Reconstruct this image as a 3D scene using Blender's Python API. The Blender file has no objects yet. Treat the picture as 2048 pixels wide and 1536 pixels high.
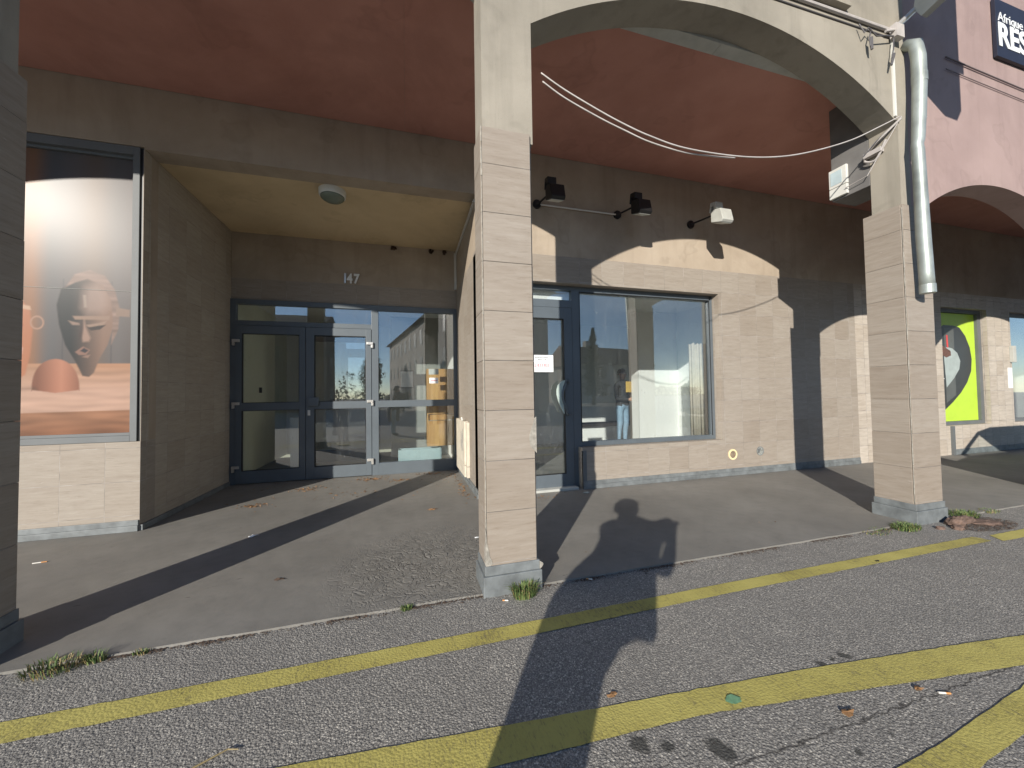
import bpy, bmesh, math, random
import numpy as np
from mathutils import Vector, Matrix, noise
R=math.radians
random.seed(7)
scene=bpy.context.scene
col=scene.collection
SUN_AZ=R(36.6); SUN_EL=R(18.7)

# ------------------------------------------------------------------ materials
def mat(name):
    m=bpy.data.materials.new(name); m.use_nodes=True
    nt=m.node_tree; b=nt.nodes['Principled BSDF']
    return m,nt,b
def N(nt,t,**k):
    n=nt.nodes.new(t)
    for a,v in k.items():
        if a in n.inputs.keys(): n.inputs[a].default_value=v
        else: setattr(n,a,v)
    return n
def L(nt,a,b): nt.links.new(a,b)
def ramp(nt,src,stops,interp='LINEAR'):
    r=N(nt,'ShaderNodeValToRGB'); r.color_ramp.interpolation=interp
    e=r.color_ramp.elements
    while len(e)<len(stops): e.new(0.5)
    for i,(p,c) in enumerate(stops):
        e[i].position=p; e[i].color=(*c,1) if len(c)==3 else c
    L(nt,src,r.inputs[0]); return r.outputs[0]
def g(v): return (v,v,v)
def tc(nt,kind='Object',scale=(1,1,1),loc=(0,0,0)):
    t=N(nt,'ShaderNodeTexCoord'); m=N(nt,'ShaderNodeMapping')
    m.inputs['Scale'].default_value=scale; m.inputs['Location'].default_value=loc
    L(nt,t.outputs[kind],m.inputs[0]); return m.outputs[0]
def noi(nt,vec,scale,detail=4,rough=.55,dist=0):
    n=N(nt,'ShaderNodeTexNoise'); n.inputs['Scale'].default_value=scale
    n.inputs['Detail'].default_value=detail; n.inputs['Roughness'].default_value=rough
    n.inputs['Distortion'].default_value=dist
    L(nt,vec,n.inputs['Vector']); return n.outputs[0]
def mixc(nt,fac,a,b,mode='MIX'):
    m=N(nt,'ShaderNodeMix'); m.data_type='RGBA'; m.blend_type=mode
    if isinstance(fac,(int,float)): m.inputs[0].default_value=fac
    else: L(nt,fac,m.inputs[0])
    for i,v in ((6,a),(7,b)):
        if isinstance(v,tuple): m.inputs[i].default_value=(*v[:3],1)
        else: L(nt,v,m.inputs[i])
    return m.outputs[2]
def mth(nt,op,a,b=None,c=None,clamp=False):
    m=N(nt,'ShaderNodeMath'); m.operation=op; m.use_clamp=clamp
    for i,v in enumerate((a,b,c)):
        if v is None: continue
        if isinstance(v,(int,float)): m.inputs[i].default_value=v
        else: L(nt,v,m.inputs[i])
    return m.outputs[0]
def bump(nt,b,h,strength,dist=.01):
    n=N(nt,'ShaderNodeBump'); n.inputs['Strength'].default_value=strength; n.inputs['Distance'].default_value=dist
    L(nt,h,n.inputs['Height']); L(nt,n.outputs[0],b.inputs['Normal'])
def simple(name,c,rough=.6,metal=0,var=.12,scale=6,bmp=0.0,spec=.5):
    m,nt,b=mat(name); v=tc(nt)
    n=noi(nt,v,scale,6)
    c1=tuple(x*(1-var) for x in c); c2=tuple(min(1,x*(1+var)) for x in c)
    L(nt,ramp(nt,n,[(.3,c1),(.7,c2)]),b.inputs['Base Color'])
    b.inputs['Roughness'].default_value=rough; b.inputs['Metallic'].default_value=metal
    b.inputs['Specular IOR Level'].default_value=spec
    if bmp:
        bump(nt,b,noi(nt,v,scale*25,3),bmp,.003)
    return m
def plaster(name,c,c2,spk=.2,streak=.35,rough=.9):
    m,nt,b=mat(name); v=tc(nt)
    big=noi(nt,v,1.3,5,.6); st=noi(nt,tc(nt,'Object',(5,5,.45)),1.2,5,.6)
    base=ramp(nt,big,[(.3,c),(.72,c2)])
    dark=tuple(x*.72 for x in c)
    f=ramp(nt,st,[(.52,g(0)),(.75,g(streak))])
    base=mixc(nt,f,base,dark)
    bl=noi(nt,tc(nt,'Object',(1,1,1),(9,4,2)),.55,6,.68,.6); base=mixc(nt,ramp(nt,bl,[(.48,g(0)),(.62,g(.28))]),base,tuple(x*.6 for x in c))
    ring=noi(nt,tc(nt,'Object',(1,1,1),(1,8,5)),1.7,3,.5,.3); base=mixc(nt,ramp(nt,ring,[(.60,g(0)),(.625,g(.22)),(.66,g(.05)),(.8,g(.12))]),base,tuple(x*.62 for x in c))
    sp=noi(nt,v,160,2); sf=ramp(nt,sp,[(.66,g(0)),(.74,g(spk))])
    base=mixc(nt,sf,base,tuple(x*.45 for x in c))
    L(nt,base,b.inputs['Base Color']); b.inputs['Roughness'].default_value=rough
    b.inputs['Specular IOR Level'].default_value=.2
    bump(nt,b,noi(nt,v,90,4,.7),.5,.004)
    return m
def tiles(name,ox,oz,bw=.37,rh=.36,mortar=.0022,ca=(.36,.30,.255),cb=(.47,.41,.355),half=False):
    m,nt,b=mat(name); uv=tc(nt,'UV',(1,1,1),(-ox,-oz,0))
    br=N(nt,'ShaderNodeTexBrick'); br.offset=0; br.squash=1
    br.inputs['Scale'].default_value=1; br.inputs['Brick Width'].default_value=bw; br.inputs['Row Height'].default_value=rh
    br.inputs['Mortar Size'].default_value=mortar; br.inputs['Mortar Smooth'].default_value=.1
    br.inputs['Color1'].default_value=(0,0,0,1); br.inputs['Color2'].default_value=(1,1,1,1); br.inputs['Mortar'].default_value=(.5,.5,.5,1)
    br.inputs['Bias'].default_value=0
    L(nt,uv,br.inputs['Vector'])
    # per tile random value shifts the stone veins so that no two tiles continue each other
    sh=N(nt,'ShaderNodeVectorMath'); sh.operation='MULTIPLY_ADD'
    L(nt,br.outputs['Color'],sh.inputs[0]); sh.inputs[1].default_value=(13,7,3)
    mp=N(nt,'ShaderNodeMapping'); mp.inputs['Scale'].default_value=(3.0,26,1); L(nt,uv,mp.inputs[0]); L(nt,mp.outputs[0],sh.inputs[2])
    vein=noi(nt,sh.outputs[0],1.0,7,.62,.35)
    fine=noi(nt,tc(nt,'UV',(40,190,1)),1,3,.6)
    mp2=N(nt,'ShaderNodeMapping'); mp2.inputs['Scale'].default_value=(9.0,85,1); L(nt,uv,mp2.inputs[0])
    sh2=N(nt,'ShaderNodeVectorMath'); sh2.operation='MULTIPLY_ADD'; L(nt,br.outputs['Color'],sh2.inputs[0]); sh2.inputs[1].default_value=(5,11,3); L(nt,mp2.outputs[0],sh2.inputs[2])
    vein2=noi(nt,sh2.outputs[0],1.0,5,.65,.2)
    cloud=noi(nt,tc(nt,'UV'),1.4,4)
    base=ramp(nt,vein,[(.28,ca),(.5,tuple((x+y)/2 for x,y in zip(ca,cb))),(.72,cb)])
    base=mixc(nt,.8,base,ramp(nt,vein2,[(.30,(.80,.765,.73)),(.44,(1,1,1)),(.75,(1.08,1.09,1.1))]),'MULTIPLY')
    tv=ramp(nt,br.outputs['Color'],[(0,(.84,.80,.76)),(.3,(.97,.95,.93)),(1,(1.08,1.09,1.1))])
    base=mixc(nt,.62,base,tv,'MULTIPLY')
    pit=ramp(nt,fine,[(.66,g(0)),(.76,g(.45))]); base=mixc(nt,pit,base,(ca[0]*.62,ca[1]*.5,ca[2]*.42))
    wh=noi(nt,tc(nt,'UV',(18,60,1),(3,1,0)),1,3); base=mixc(nt,ramp(nt,wh,[(.66,g(0)),(.8,g(.3))]),base,(.62,.6,.57))
    base=mixc(nt,ramp(nt,cloud,[(.3,g(.25)),(.6,g(0))]),base,(.30,.26,.22))
    mo=noi(nt,tc(nt,'UV'),5,2)
    mc=ramp(nt,mo,[(.4,(.2,.18,.16)),(.65,(.42,.39,.36))])
    base=mixc(nt,br.outputs['Fac'],base,mc)
    L(nt,base,b.inputs['Base Color']); b.inputs['Roughness'].default_value=.62; b.inputs['Specular IOR Level'].default_value=.3
    hb=mth(nt,'MULTIPLY',br.outputs['Fac'],-1.0); hb=mth(nt,'MULTIPLY_ADD',pit,-.35,hb)
    hb=mth(nt,'MULTIPLY_ADD',br.outputs['Color'],.25,hb)
    bump(nt,b,hb,.55,.003)
    return m
M={}
M['tile_pillar']=tiles('travertine_pillar',.0,.207,bw=3.7,ca=(.25,.212,.173),cb=(.318,.282,.24))
M['tile_wall']=tiles('travertine_wall',.259,.17,ca=(.255,.22,.183),cb=(.318,.285,.243),mortar=.0022)
M['tile_side_lifted']=tiles('travertine_bounce_lit',.259,.17,ca=(.33,.29,.235),cb=(.41,.365,.30))  # wall stone again, with bounce light lifted into its colour
M['tile_small']=tiles('travertine_pier',.1,.0,bw=.26,rh=.33,ca=(.36,.32,.27),cb=(.5,.45,.39),mortar=.004)
M['cream']=plaster('cream_render',(.275,.252,.208),(.35,.32,.267),.4,.55)
M['beige']=plaster('beige_render_inside',(.345,.285,.22),(.43,.365,.29),.2,.35)
M['soffit']=plaster('yellowed_soffit',(.56,.44,.27),(.66,.53,.34),.15,.0)
M['red']=plaster('red_ceiling_paint',(.44,.215,.17),(.54,.28,.225),.1,.0)
M['pink']=plaster('pink_render',(.30,.22,.205),(.37,.275,.255),.12,.4)
M['strip']=simple('pale_grey_paint',(.42,.43,.40),.8)
M['edge']=simple('cut_stone_edge',(.55,.53,.47),.8,var=.35,scale=18,bmp=.6)
M['chip']=simple('broken_stone_core',(.33,.31,.27),.95,var=.3,scale=25,bmp=.9)
M['skirt']=simple('grey_slate_skirting',(.15,.165,.17),.55,var=.3,scale=9,bmp=.3)
M['frame']=simple('blue_grey_aluminium',(.098,.118,.135),.38,0,var=.08,scale=3)
M['frame2']=simple('grey_aluminium',(.12,.13,.135),.6,0,var=.1,scale=3)
M['black']=simple('black_metal',(.012,.012,.013),.45)
M['gasket']=simple('black_rubber',(.01,.01,.01),.6)
M['white']=simple('white_plastic',(.62,.62,.58),.5,var=.06)
M['whitepaint']=simple('white_wall_paint',(.84,.86,.84),.85,var=.03,scale=2)
M['greenwall']=simple('pale_green_wall',(.74,.77,.60),.8,var=.05,scale=1.5)
M['darkfloor']=simple('dark_mat_floor',(.10,.09,.08),.8,var=.3,scale=20)
M['steel']=simple('brushed_steel',(.62,.6,.56),.3,.6,var=.1)
M['zinc']=simple('zinc_pipe',(.33,.365,.345),.48,.45,var=.25,scale=5,bmp=.15)
M['box']=simple('old_white_cabinet',(.56,.51,.42),.6,var=.14,scale=7)
M['paper']=simple('paper',(.75,.77,.78),.8,var=.03)
M['ink_red']=simple('red_ink',(.5,.06,.10),.7)
M['ink']=simple('grey_ink',(.12,.13,.15),.7)
M['navy']=simple('navy_sign_board',(.018,.02,.035),.5)
M['signwhite']=simple('white_lettering',(.8,.82,.82),.5,var=.02)
M['lime']=simple('lime_green_film',(.44,.64,.05),.45,var=.04)
M['print_black']=simple('black_print',(.03,.03,.03),.35)
M['print_grey']=simple('grey_print',(.33,.38,.37),.4)
M['print_red']=simple('red_print',(.6,.05,.05),.4)
M['print_brown']=simple('brown_print',(.12,.05,.03),.4,var=.5,scale=30)
M['print_white']=simple('white_print',(.75,.78,.75),.4)
M['cloth']=simple('curtain_cloth',(.50,.46,.38),.9,var=.12,scale=12)
M['cable']=simple('grey_cable_sheath',(.45,.42,.40),.55,var=.15)
M['cabledark']=simple('dark_cable_sheath',(.09,.085,.09),.6)
M['planter']=simple('pale_blue_trough',(.36,.50,.52),.5,var=.06)
M['roof']=simple('brown_roof_tiles',(.12,.075,.06),.8,var=.3,scale=8)
M['housewall']=simple('grey_house_render',(.34,.31,.28),.9,var=.1)
M['car']=simple('dark_green_car_paint',(.03,.045,.035),.3,0)
M['tyre']=simple('tyre_rubber',(.015,.015,.015),.8)
M['skin']=simple('skin',(.42,.24,.17),.55,var=.05)
M['hair']=simple('dark_hair',(.02,.014,.01),.6)
M['jacket']=simple('dark_jacket',(.03,.032,.036),.85,var=.2)
M['jeans']=simple('light_blue_jeans',(.25,.38,.50),.85,var=.15,scale=20)
M['yellow']=simple('yellow_folder',(.62,.42,.10),.7)
M['shoe']=simple('dark_shoe',(.03,.025,.02),.6)
M['rust']=simple('crumbled_brown_rubble',(.15,.10,.078),.95,var=.5,scale=16,bmp=.9)
M['soil']=simple('brown_dirt',(.11,.075,.055),1,var=.4,scale=30,bmp=.8)
M['butt']=simple('cigarette_paper',(.7,.68,.62),.8)
M['filter']=simple('cigarette_filter',(.55,.26,.09),.8)
M['bark']=simple('bark',(.09,.065,.045),.95,var=.3,scale=20)
M['glasslamp']=simple('grey_lamp_glass',(.16,.19,.15),.15,0)
# varied vegetation
def foliage(name,a,b2):
    m,nt,b=mat(name)
    i=N(nt,'ShaderNodeNewGeometry'); L(nt,ramp(nt,i.outputs['Random Per Island'],[(0,a),(1,b2)]),b.inputs['Base Color'])
    b.inputs['Roughness'].default_value=.7
    return m
M['grass']=foliage('grass_blades',(.04,.09,.02),(.17,.22,.07))
M['drygrass']=foliage('dry_grass_blades',(.18,.13,.05),(.30,.24,.12))
M['needle']=foliage('dark_conifer',(.012,.028,.02),(.04,.07,.045))
M['leafmass']=foliage('dull_tree_foliage',(.03,.045,.02),(.07,.08,.04))
M['deadleaf']=foliage('dead_leaves',(.10,.05,.02),(.36,.2,.09))
# wood
def wood():
    m,nt,b=mat('oak_boards'); v=tc(nt,'UV')
    br=N(nt,'ShaderNodeTexBrick'); br.offset=.5; br.inputs['Scale'].default_value=1
    br.inputs['Brick Width'].default_value=.075; br.inputs['Row Height'].default_value=.42; br.inputs['Mortar Size'].default_value=.0006
    br.inputs['Color1'].default_value=(.50,.29,.11,1); br.inputs['Color2'].default_value=(.66,.43,.19,1); br.inputs['Mortar'].default_value=(.3,.17,.07,1)
    L(nt,v,br.inputs['Vector'])
    gr=noi(nt,tc(nt,'UV',(60,4,1)),1,4); 
    L(nt,mixc(nt,.35,br.outputs['Color'],ramp(nt,gr,[(.3,(.55,.45,.35)),(.7,(1,1,1))]),'MULTIPLY'),b.inputs['Base Color'])
    b.inputs['Roughness'].default_value=.4
    return m
M['wood']=wood()
def glass(name,boost=1.0,tint=(.93,.96,.96)):
    m=bpy.data.materials.new(name); m.use_nodes=True; nt=m.node_tree; nt.nodes.clear()
    o=N(nt,'ShaderNodeOutputMaterial'); mx=N(nt,'ShaderNodeMixShader')
    t=N(nt,'ShaderNodeBsdfTransparent'); t.inputs[0].default_value=(*tint,1)
    gl=N(nt,'ShaderNodeBsdfGlossy'); gl.inputs['Roughness'].default_value=.0; gl.inputs[0].default_value=(1,1,1,1)
    ge=N(nt,'ShaderNodeNewGeometry'); dt=N(nt,'ShaderNodeVectorMath'); dt.operation='DOT_PRODUCT'
    L(nt,ge.outputs['Normal'],dt.inputs[0]); L(nt,ge.outputs['Incoming'],dt.inputs[1])
    om=mth(nt,'SUBTRACT',1.0,mth(nt,'ABSOLUTE',dt.outputs['Value'])); fr=mth(nt,'MULTIPLY_ADD',mth(nt,'POWER',om,5.0),.95,.05)
    # slightly wavy panes
    nn=noi(nt,tc(nt),1.2,2); bp=N(nt,'ShaderNodeBump'); bp.inputs['Strength'].default_value=.012; bp.inputs['Distance'].default_value=.02
    L(nt,nn,bp.inputs['Height']); L(nt,bp.outputs[0],gl.inputs['Normal'])
    fac=mth(nt,'MULTIPLY',fr,boost,clamp=True)
    L(nt,fac,mx.inputs[0]); L(nt,t.outputs[0],mx.inputs[1]); L(nt,gl.outputs[0],mx.inputs[2])
    df=N(nt,'ShaderNodeBsdfDiffuse'); df.inputs[0].default_value=(.6,.6,.58,1); mx2=N(nt,'ShaderNodeMixShader')
    d1=ramp(nt,noi(nt,tc(nt,'Object',(1,1,1),(3,3,3)),38,3,.6),[(.68,g(0)),(.75,g(.35))]); d2=ramp(nt,noi(nt,tc(nt,'Object',(6,1,1)),1.6,5,.7,1.5),[(.55,g(0)),(.85,g(.06))])
    L(nt,mth(nt,'ADD',mth(nt,'ADD',d1,d2),.012,clamp=True),mx2.inputs[0]); L(nt,mx.outputs[0],mx2.inputs[1]); L(nt,df.outputs[0],mx2.inputs[2]); L(nt,mx2.outputs[0],o.inputs[0])
    return m
M['glass']=glass('window_glass',2.5,(.95,.97,.97))
M['carglass']=glass('car_glass',1.2)
# coarse road asphalt with stones, oil spots and a crack
OIL=[(.895,1.343,.06),(1.184,1.233,.075),(1.69,1.065,.035),(1.898,1.086,.025),(2.234,1.461,.045),(2.143,1.465,.03),(2.04,1.452,.04),(2.118,1.37,.04),(1.0,1.30,.05),(1.05,1.12,.05),(1.8,2.55,.03),(.6,1.15,.06)]
def asphalt():
    m,nt,b=mat('coarse_road_asphalt'); v=tc(nt)
    vo=N(nt,'ShaderNodeTexVoronoi'); vo.inputs['Scale'].default_value=95; L(nt,v,vo.inputs['Vector'])
    vo2=N(nt,'ShaderNodeTexVoronoi'); vo2.inputs['Scale'].default_value=210; L(nt,v,vo2.inputs['Vector'])
    s1=N(nt,'ShaderNodeSeparateColor'); L(nt,vo.outputs['Color'],s1.inputs[0])
    s2=N(nt,'ShaderNodeSeparateColor'); L(nt,vo2.outputs['Color'],s2.inputs[0])
    stone=ramp(nt,s1.outputs[0],[(0,(.08,.078,.075)),(.3,(.22,.213,.198)),(.62,(.33,.318,.292)),(.85,(.50,.475,.42)),(.97,(.85,.80,.69))])
    st2=ramp(nt,s2.outputs[0],[(0,(.08,.078,.074)),(.6,(.30,.288,.265)),(.95,(.68,.64,.56))])
    inside=ramp(nt,vo.outputs['Distance'],[(.30,g(1)),(.55,g(0))])
    c=mixc(nt,inside,(.085,.083,.08),stone)
    c=mixc(nt,.45,c,st2)
    big=noi(nt,v,2.2,5,.6); c=mixc(nt,ramp(nt,big,[(.3,g(.4)),(.6,g(0))]),c,(.15,.145,.135))
    pale=noi(nt,tc(nt,'Object',(1,1,1),(5,2,0)),.9,4); c=mixc(nt,ramp(nt,pale,[(.5,g(0)),(.8,g(.35))]),c,(.19,.18,.165))
    wob=N(nt,'ShaderNodeTexNoise'); wob.inputs['Scale'].default_value=19; wob.inputs['Detail'].default_value=7; L(nt,v,wob.inputs['Vector'])
    sub=N(nt,'ShaderNodeVectorMath'); sub.operation='MULTIPLY_ADD'; L(nt,wob.outputs['Color'],sub.inputs[0]); sub.inputs[1].default_value=(.09,.07,0); L(nt,v,sub.inputs[2])
    sub2=N(nt,'ShaderNodeVectorMath'); sub2.operation='SUBTRACT'; L(nt,sub.outputs[0],sub2.inputs[0]); sub2.inputs[1].default_value=(.045,.035,0)
    acc=None
    for x,y,r in [(x,y,r*.8) for x,y,r in OIL]:
        d=N(nt,'ShaderNodeVectorMath'); d.operation='DISTANCE'; L(nt,sub2.outputs[0],d.inputs[0]); d.inputs[1].default_value=(x,y,0)
        q=N(nt,'ShaderNodeMapRange'); q.inputs[1].default_value=r*.98; q.inputs[2].default_value=r*.72; q.inputs[3].default_value=0; q.inputs[4].default_value=.85
        L(nt,d.outputs['Value'],q.inputs[0]); acc=q.outputs[0] if acc is None else mth(nt,'MAXIMUM',acc,q.outputs[0])
    c=mixc(nt,acc,c,(.014,.016,.015))
    # hairline crack
    sx=N(nt,'ShaderNodeSeparateXYZ'); L(nt,sub2.outputs[0],sx.inputs[0])
    dy=mth(nt,'ABSOLUTE',mth(nt,'SUBTRACT',sx.outputs[1],1.162)); cr=ramp(nt,dy,[(.002,g(.9)),(.006,g(0))])
    cr=mth(nt,'MULTIPLY',cr,ramp(nt,sx.outputs[0],[(.9,g(0)),(1,g(1))]))
    c=mixc(nt,cr,c,(.015,.013,.012))
    c=mixc(nt,.07,c,(.45,.43,.39))
    L(nt,c,b.inputs['Base Color']); b.inputs['Roughness'].default_value=.75; b.inputs['Specular IOR Level'].default_value=.45
    h=mth(nt,'MULTIPLY_ADD',vo.outputs['Distance'],-1.0,mth(nt,'MULTIPLY',vo2.outputs['Distance'],-.4))
    bump(nt,b,h,.5,.007)
    return m
M['asphalt']=asphalt()
def floor():
    m,nt,b=mat('smooth_arcade_asphalt'); v=tc(nt)
    big=noi(nt,v,.9,6,.62); med=noi(nt,v,7,5,.6); fine=noi(nt,v,220,2,.6)
    c=ramp(nt,big,[(.25,(.165,.158,.142)),(.5,(.215,.206,.186)),(.75,(.265,.254,.23))])
    c=mixc(nt,ramp(nt,med,[(.3,g(.3)),(.55,g(0))]),c,(.13,.127,.12))
    c=mixc(nt,ramp(nt,fine,[(.3,g(.35)),(.5,g(0)),(.7,g(.0)),(.8,g(.2))]),c,(.08,.08,.078))
    sp=noi(nt,tc(nt,'Object',(1,2.2,1)),9,3); c=mixc(nt,ramp(nt,sp,[(.70,g(0)),(.76,g(.6))]),c,(.05,.045,.042))
    L(nt,c,b.inputs['Base Color']); b.inputs['Roughness'].default_value=.7; b.inputs['Specular IOR Level'].default_value=.4
    # local shrink wrinkles beside the middle pillar
    w=N(nt,'ShaderNodeTexNoise'); w.inputs['Scale'].default_value=7; w.inputs['Detail'].default_value=3; w.inputs['Distortion'].default_value=1.0; L(nt,v,w.inputs['Vector'])
    vo=N(nt,'ShaderNodeTexVoronoi'); vo.feature='DISTANCE_TO_EDGE'; vo.inputs['Scale'].default_value=17
    ad=N(nt,'ShaderNodeVectorMath'); ad.operation='MULTIPLY_ADD'; L(nt,w.outputs['Color'],ad.inputs[0]); ad.inputs[1].default_value=(.3,.3,0); L(nt,v,ad.inputs[2]); L(nt,ad.outputs[0],vo.inputs['Vector'])
    rid=ramp(nt,vo.outputs[0],[(.0,g(0)),(.12,g(1))])
    d=N(nt,'ShaderNodeVectorMath'); d.operation='DISTANCE'; L(nt,v,d.inputs[0]); d.inputs[1].default_value=(.25,3.25,0)
    mk=ramp(nt,d.outputs['Value'],[(.25,g(1)),(.95,g(0))])
    h=mth(nt,'MULTIPLY',rid,mk); h=mth(nt,'MULTIPLY_ADD',fine,.12,h)
    h=mth(nt,'MULTIPLY_ADD',med,.35,h)
    bump(nt,b,h,.75,.012)
    return m
M['floor']=floor()
def paint():
    m,nt,b=mat('worn_yellow_road_paint'); v=tc(nt)
    n=noi(nt,tc(nt,'Object',(2.6,.8,1)),42,6,.7); n2=noi(nt,v,3,4); vo=N(nt,'ShaderNodeTexVoronoi'); vo.inputs['Scale'].default_value=95; L(nt,v,vo.inputs['Vector'])
    c=ramp(nt,n2,[(.3,(.38,.33,.085)),(.7,(.46,.41,.12))])
    f=mth(nt,'ADD',mth(nt,'MULTIPLY',n,.8),mth(nt,'MULTIPLY',n2,.35))
    f=ramp(nt,f,[(.41,g(.9)),(.47,g(.6)),(.52,g(.15)),(.60,g(0))])
    c=mixc(nt,f,c,(.17,.15,.075))
    L(nt,c,b.inputs['Base Color']); b.inputs['Roughness'].default_value=.8
    bump(nt,b,mth(nt,'MULTIPLY_ADD',vo.outputs['Distance'],-1,mth(nt,'MULTIPLY',f,-.4)),.4,.004)
    return m
M['paint']=paint()

# ------------------------------------------------------------------ mesh helpers
class MB:
    def __init__(s): s.v=[]; s.f=[]
    def box(s,x0,x1,y0,y1,z0,z1):
        i=len(s.v)
        s.v+=[(x0,y0,z0),(x1,y0,z0),(x1,y1,z0),(x0,y1,z0),(x0,y0,z1),(x1,y0,z1),(x1,y1,z1),(x0,y1,z1)]
        s.f+=[tuple(i+k for k in q) for q in ((0,3,2,1),(4,5,6,7),(0,1,5,4),(1,2,6,5),(2,3,7,6),(3,0,4,7))]; return s
    def poly(s,pts):
        i=len(s.v); s.v+=[tuple(p) for p in pts]; s.f.append(tuple(range(i,i+len(pts)))); return s
    def prism(s,pts,axis,a,b):
        # pts 2D outline, extruded along axis between a and b
        def P(p,t):
            return {'y':(p[0],t,p[1]),'x':(t,p[0],p[1]),'z':(p[0],p[1],t)}[axis]
        i=len(s.v); n=len(pts)
        s.v+=[P(p,a) for p in pts]+[P(p,b) for p in pts]
        s.f.append(tuple(range(i,i+n))); s.f.append(tuple(range(i+2*n-1,i+n-1,-1)))
        for k in range(n): s.f.append((i+k,i+n+k,i+n+(k+1)%n,i+(k+1)%n))
        return s
    def tube(s,pts,r,n=8,cap=True):
        pts=[Vector(p) for p in pts]; rs=r if isinstance(r,(list,tuple)) else [r]*len(pts)
        base=len(s.v); dd=(pts[-1]-pts[0]).normalized(); up=Vector((0,0,1)) if abs(dd.z)<.8 else Vector((0,1,0))
        for k,p in enumerate(pts):
            a=pts[max(0,k-1)]; b=pts[min(len(pts)-1,k+1)]; t=(b-a).normalized()
            u=t.cross(up)
            if u.length<1e-3: u=t.cross(Vector((.3,1,.1)))
            u.normalize(); w=u.cross(t)
            for j in range(n):
                an=2*math.pi*j/n; q=p+(u*math.cos(an)+w*math.sin(an))*rs[k]; s.v.append(tuple(q))
        for k in range(len(pts)-1):
            for j in range(n):
                a=base+k*n+j; b=base+k*n+(j+1)%n; s.f.append((a,b,b+n,a+n))
        if cap:
            s.f.append(tuple(base+j for j in range(n))[::-1]); s.f.append(tuple(base+(len(pts)-1)*n+j for j in range(n)))
        return s
    def cyl(s,c,axis,r,h,n=24):
        e=Vector({'x':(1,0,0),'y':(0,1,0),'z':(0,0,1)}[axis])*h
        return s.tube([Vector(c),Vector(c)+e],r,n)
    def disc_ring(s,c,axis,ri,ro,h,n=32):
        i=len(s.v)
        for t in (0,h):
            for r_ in (ri,ro):
                for j in range(n):
                    a=2*math.pi*j/n; u,w=r_*math.cos(a),r_*math.sin(a)
                    s.v.append({'y':(c[0]+u,c[1]+t,c[2]+w),'z':(c[0]+u,c[1]+w,c[2]+t)}[axis])
        for j in range(n):
            k=(j+1)%n; A,B,Cc,D=i,i+n,i+2*n,i+3*n
            s.f+=[(A+j,A+k,B+k,B+j),(Cc+j,D+j,D+k,Cc+k),(A+j,Cc+j,Cc+k,A+k),(B+j,B+k,D+k,D+j)]
        return s
    def build(s,name,m,parent=None,bev=0,smooth=False,seg=2):
        me=bpy.data.meshes.new(name); me.from_pydata(s.v,[],s.f)
        bm=bmesh.new(); bm.from_mesh(me)
        bmesh.ops.recalc_face_normals(bm,faces=bm.faces)
        if bev: bmesh.ops.bevel(bm,geom=[e for e in bm.edges if len(e.link_faces)==2 and e.calc_face_angle(0)>.5],offset=bev,segments=seg,affect='EDGES',profile=.6)
        uvl=bm.loops.layers.uv.new('UVMap')
        for f in bm.faces:
            n=f.normal; a=[abs(n.x),abs(n.y),abs(n.z)]; k=a.index(max(a))
            for l in f.loops:
                c=l.vert.co
                l[uvl].uv=(c.y,c.z) if k==0 else ((c.x,c.z) if k==1 else (c.x,c.y))
            f.smooth=smooth
        bm.to_mesh(me); bm.free()
        return link(name,me,m,parent)
def link(name,me,m,parent=None):
    o=bpy.data.objects.new(name,me); col.objects.link(o)
    for x in (m if isinstance(m,(list,tuple)) else [m]): me.materials.append(x)
    setp(o,parent); return o
def setp(o,parent):
    if parent is not None:
        o.parent=parent
        if parent.type=='EMPTY': o.matrix_parent_inverse=Matrix.Translation(-parent.location)
def tag(o,label,cat,group=None,kind=None):
    o['label']=label; o['category']=cat
    if group: o['group']=group
    if kind: o['kind']=kind
    return o
def empty(name,loc,label,cat,group=None):
    o=bpy.data.objects.new(name,None); o.location=loc; o.empty_display_size=.1; col.objects.link(o)
    return tag(o,label,cat,group)
def struct(o): o['kind']='structure'; return o
def B(*a): return MB().box(*a)

# ------------------------------------------------------------------ camera (calibrated on the building's own lines)
yaw,pit,rol=R(15.856),R(1.6086),R(-.879); FPX=742.4; CH=1.4
fw=Vector((math.sin(yaw)*math.cos(pit),math.cos(yaw)*math.cos(pit),math.sin(pit)))
rt=Vector((math.cos(yaw),-math.sin(yaw),0)); up=rt.cross(fw)
r1=rt*math.cos(rol)+up*math.sin(rol); u1=up*math.cos(rol)-rt*math.sin(rol)
cd=bpy.data.cameras.new('camera'); cam=bpy.data.objects.new('camera',cd); col.objects.link(cam)
cd.sensor_width=36; cd.lens=FPX/2048*36; cd.clip_start=.02; cd.clip_end=2000
cam.matrix_world=Matrix(((r1.x,u1.x,-fw.x,0),(r1.y,u1.y,-fw.y,0),(r1.z,u1.z,-fw.z,CH),(0,0,0,1)))
scene.camera=cam
def ray(x,y): return r1*((x-1024)/FPX)-u1*((y-768)/FPX)+fw
def onY(x,y,Y):
    d=ray(x,y); t=Y/d.y; return (d.x*t,Y,CH+d.z*t)

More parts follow.
